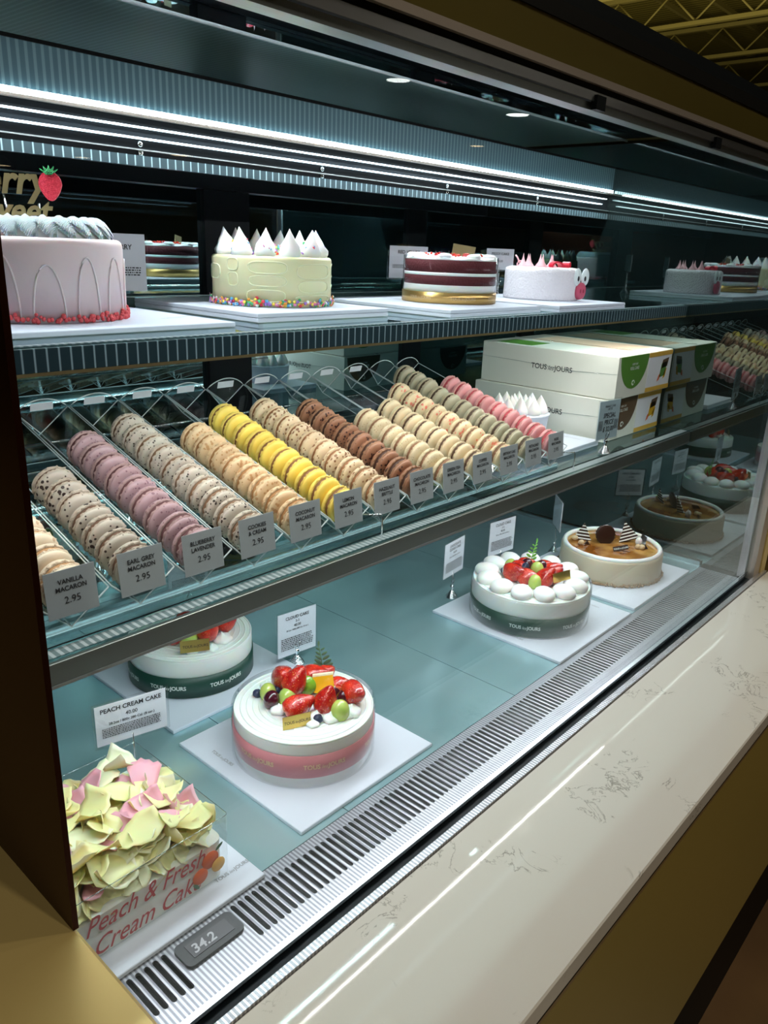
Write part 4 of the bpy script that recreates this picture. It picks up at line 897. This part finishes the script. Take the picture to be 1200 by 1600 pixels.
# tray prototype geometry
def sector(n=12):
    P = [(0, 0)]
    for i in range(n+1): a = PI/4+PI/2*i/n; P.append((SL*math.cos(a), SL*math.sin(a)))
    return P
def tray(i, x, row):
    t = thing('macaron_tray', 'clear V shaped acrylic tray holding the %s macarons' % row[0], 'tray', (x, .700, TZ), group='clear trays of macarons', rx=TA)
    s2 = SL/math.sqrt(2); m = M(); e = .0008
    for s_ in (-1, 1):
        m.add([(0, 0, 0), (s_*s2, 0, s2), (s_*s2, TL, s2), (0, TL, 0)], [(0, 1, 2, 3)])
    m.build('trough', 'acrylic', t)
    m = M(); P = sector(); m.add([(a, TL, b_) for a, b_ in P], [tuple(range(len(P)))]); m.build('back_plate', 'acrylic', t)
    m = M(); m.tube([(a, TL, b_) for a, b_ in P], .0009, 6, closed=True)
    for s_ in (-1, 1): m.tube([(s_*s2, 0, s2), (s_*s2, TL, s2)], .0008, 6)
    m.tube([(-s2, 0, s2), (0, 0, 0), (s2, 0, s2)], .0010, 6); m.tube([(0, 0, 0), (0, TL, 0)], .0008, 6)
    m.build('rim', 'tray_edge_glow', t, 'tray edge painted pale for its bright glow')
    if 1 < i < 11:
        q = M().box((-.016, TL+.0004, .036), (.016, TL+.001, .047)).build('sticker', 'sticker', t, 'white name sticker', rot=(0, 0, 0))
    # card, upright at the front
    hd = M().add([(-.0285, 0, .0), (.0285, 0, .0), (.0285, 0, .052), (-.0285, 0, .052)], [(0, 1, 2, 3)]).build('card_holder', 'sleeve', t, loc=(0, -.006, .0185), rot=(-TA-.10, 0, 0))
    M().box((-.0265, .0004, .002), (.0265, .0010, .050)).build('price_card', 'card_grey', hd, 'grey %s price card' % row[0])
    m = M(); l1, l2 = row[1]; sx = .95 if len(l1) < 10 else .72
    m.merge(text_mesh(l1, .0048, 'CENTER', 0, .02, sx), Matrix.Translation((0, -.0002, .036))); m.merge(text_mesh(l2, .0048, 'CENTER', 0, .02, .95), Matrix.Translation((0, -.0002, .0285)))
    m.merge(text_mesh('2.95', .0072, 'CENTER', 0, .0, 1.0), Matrix.Translation((0, -.0002, .0155)))
    m.build('printed_text', 'ink', hd)
    return t
for i, row in enumerate(ROWS):
    x = .3265 + .0782*i
    tray(i, x, row)
    nm, _, c, fl, (sc, amt), fc, cnt_, yb_ = row
    mac_mat(i, nm, c, fl, sc, amt); mat('filling_%d' % i, fc, .6, bump=(300, .6, .001)); mat('foot_%d' % i, tuple(q*.82+w_*.10 for q, w_ in zip(c, (.9, .6, .35))), .8, bump=(700, 1, .0015))
    if yb_ is None: yb_ = .93
    protos = []
    for vv in range(2):
        meT = shell(i*10+vv).mesh('top_shell', ('shell_%d' % i, 'foot_%d' % i)); meF = filling(i*10+vv).mesh('filling', 'filling_%d' % i); meB = shell(i*10+vv+5, -1).mesh('bottom_shell', ('shell_%d' % i, 'foot_%d' % i))
        protos.append((meT, meF, meB))
    y0 = .722; rnd = random.Random(i); d = RM*1.045*math.sqrt(2)+.0012
    cnt_ = max(7, round((yb_-y0)/.0288)+1); step = (yb_-y0)/(cnt_-1)
    for k in range(cnt_):
        y = y0+step*k; s = (y-.700)/math.cos(TA)
        # tray axis point + perpendicular offset
        px = x; py = .700 + s*math.cos(TA) - d*math.sin(TA); pz = TZ + s*math.sin(TA) + d*math.cos(TA)
        lean = -TA + .06 + rnd.uniform(-.07, .07)
        if i == 11 and k >= 8: pz += .004
        g_ = '%s macaron, %s one from its price card' % (LOOK[nm], ORD[k]) if k < cnt_-1 else '%s macaron at the back end of its row' % LOOK[nm]
        o = thing('macaron', nm + ' macaron: ' + g_, 'macaron', (px, py, pz), group=nm + ' macarons in their tray')
        o.rotation_euler = (Matrix.Rotation(PI/2-lean, 3, 'X') @ Matrix.Rotation(rnd.uniform(-.06, .06), 3, 'Y') @ Matrix.Rotation(rnd.uniform(0, 6.28), 3, 'Z')).to_euler()
        sc_ = min(1.0, step/math.cos(TA)/.0308) if step < .0296 else 1.0
        for nn_, me in zip(('top_shell', 'filling', 'bottom_shell'), protos[k % 2]):
            q = bpy.data.objects.new(nn_, me); C.objects.link(q); q.parent = o; q.scale = (1, 1, sc_)
# tray rack
t = thing('tray_rack', 'clear acrylic rack with thin chrome legs carrying the macaron trays', 'rack', (0, 0, .3185))
q = M(); q.box((.29, .706, .0005), (1.305, .712, .0060)); q.build('front_bar', 'acrylic_edge', t)
q = M(); q.box((.29, 1.055, .0005), (1.305, 1.060, .104)); q.build('rear_support', 'acrylic', t)
q = M(); q.tube([(.29, 1.052, .1065), (1.305, 1.052, .1065)], .0022, 8); q.build('rear_rod', 'acrylic_edge', t)
for xx in (.762, 1.300): M().tube([(xx-.02, .70, .032), (xx, .672, .034), (xx, .670, .030), (xx, .670, .0008)], .0012, 8).build('leg', 'chrome', t)
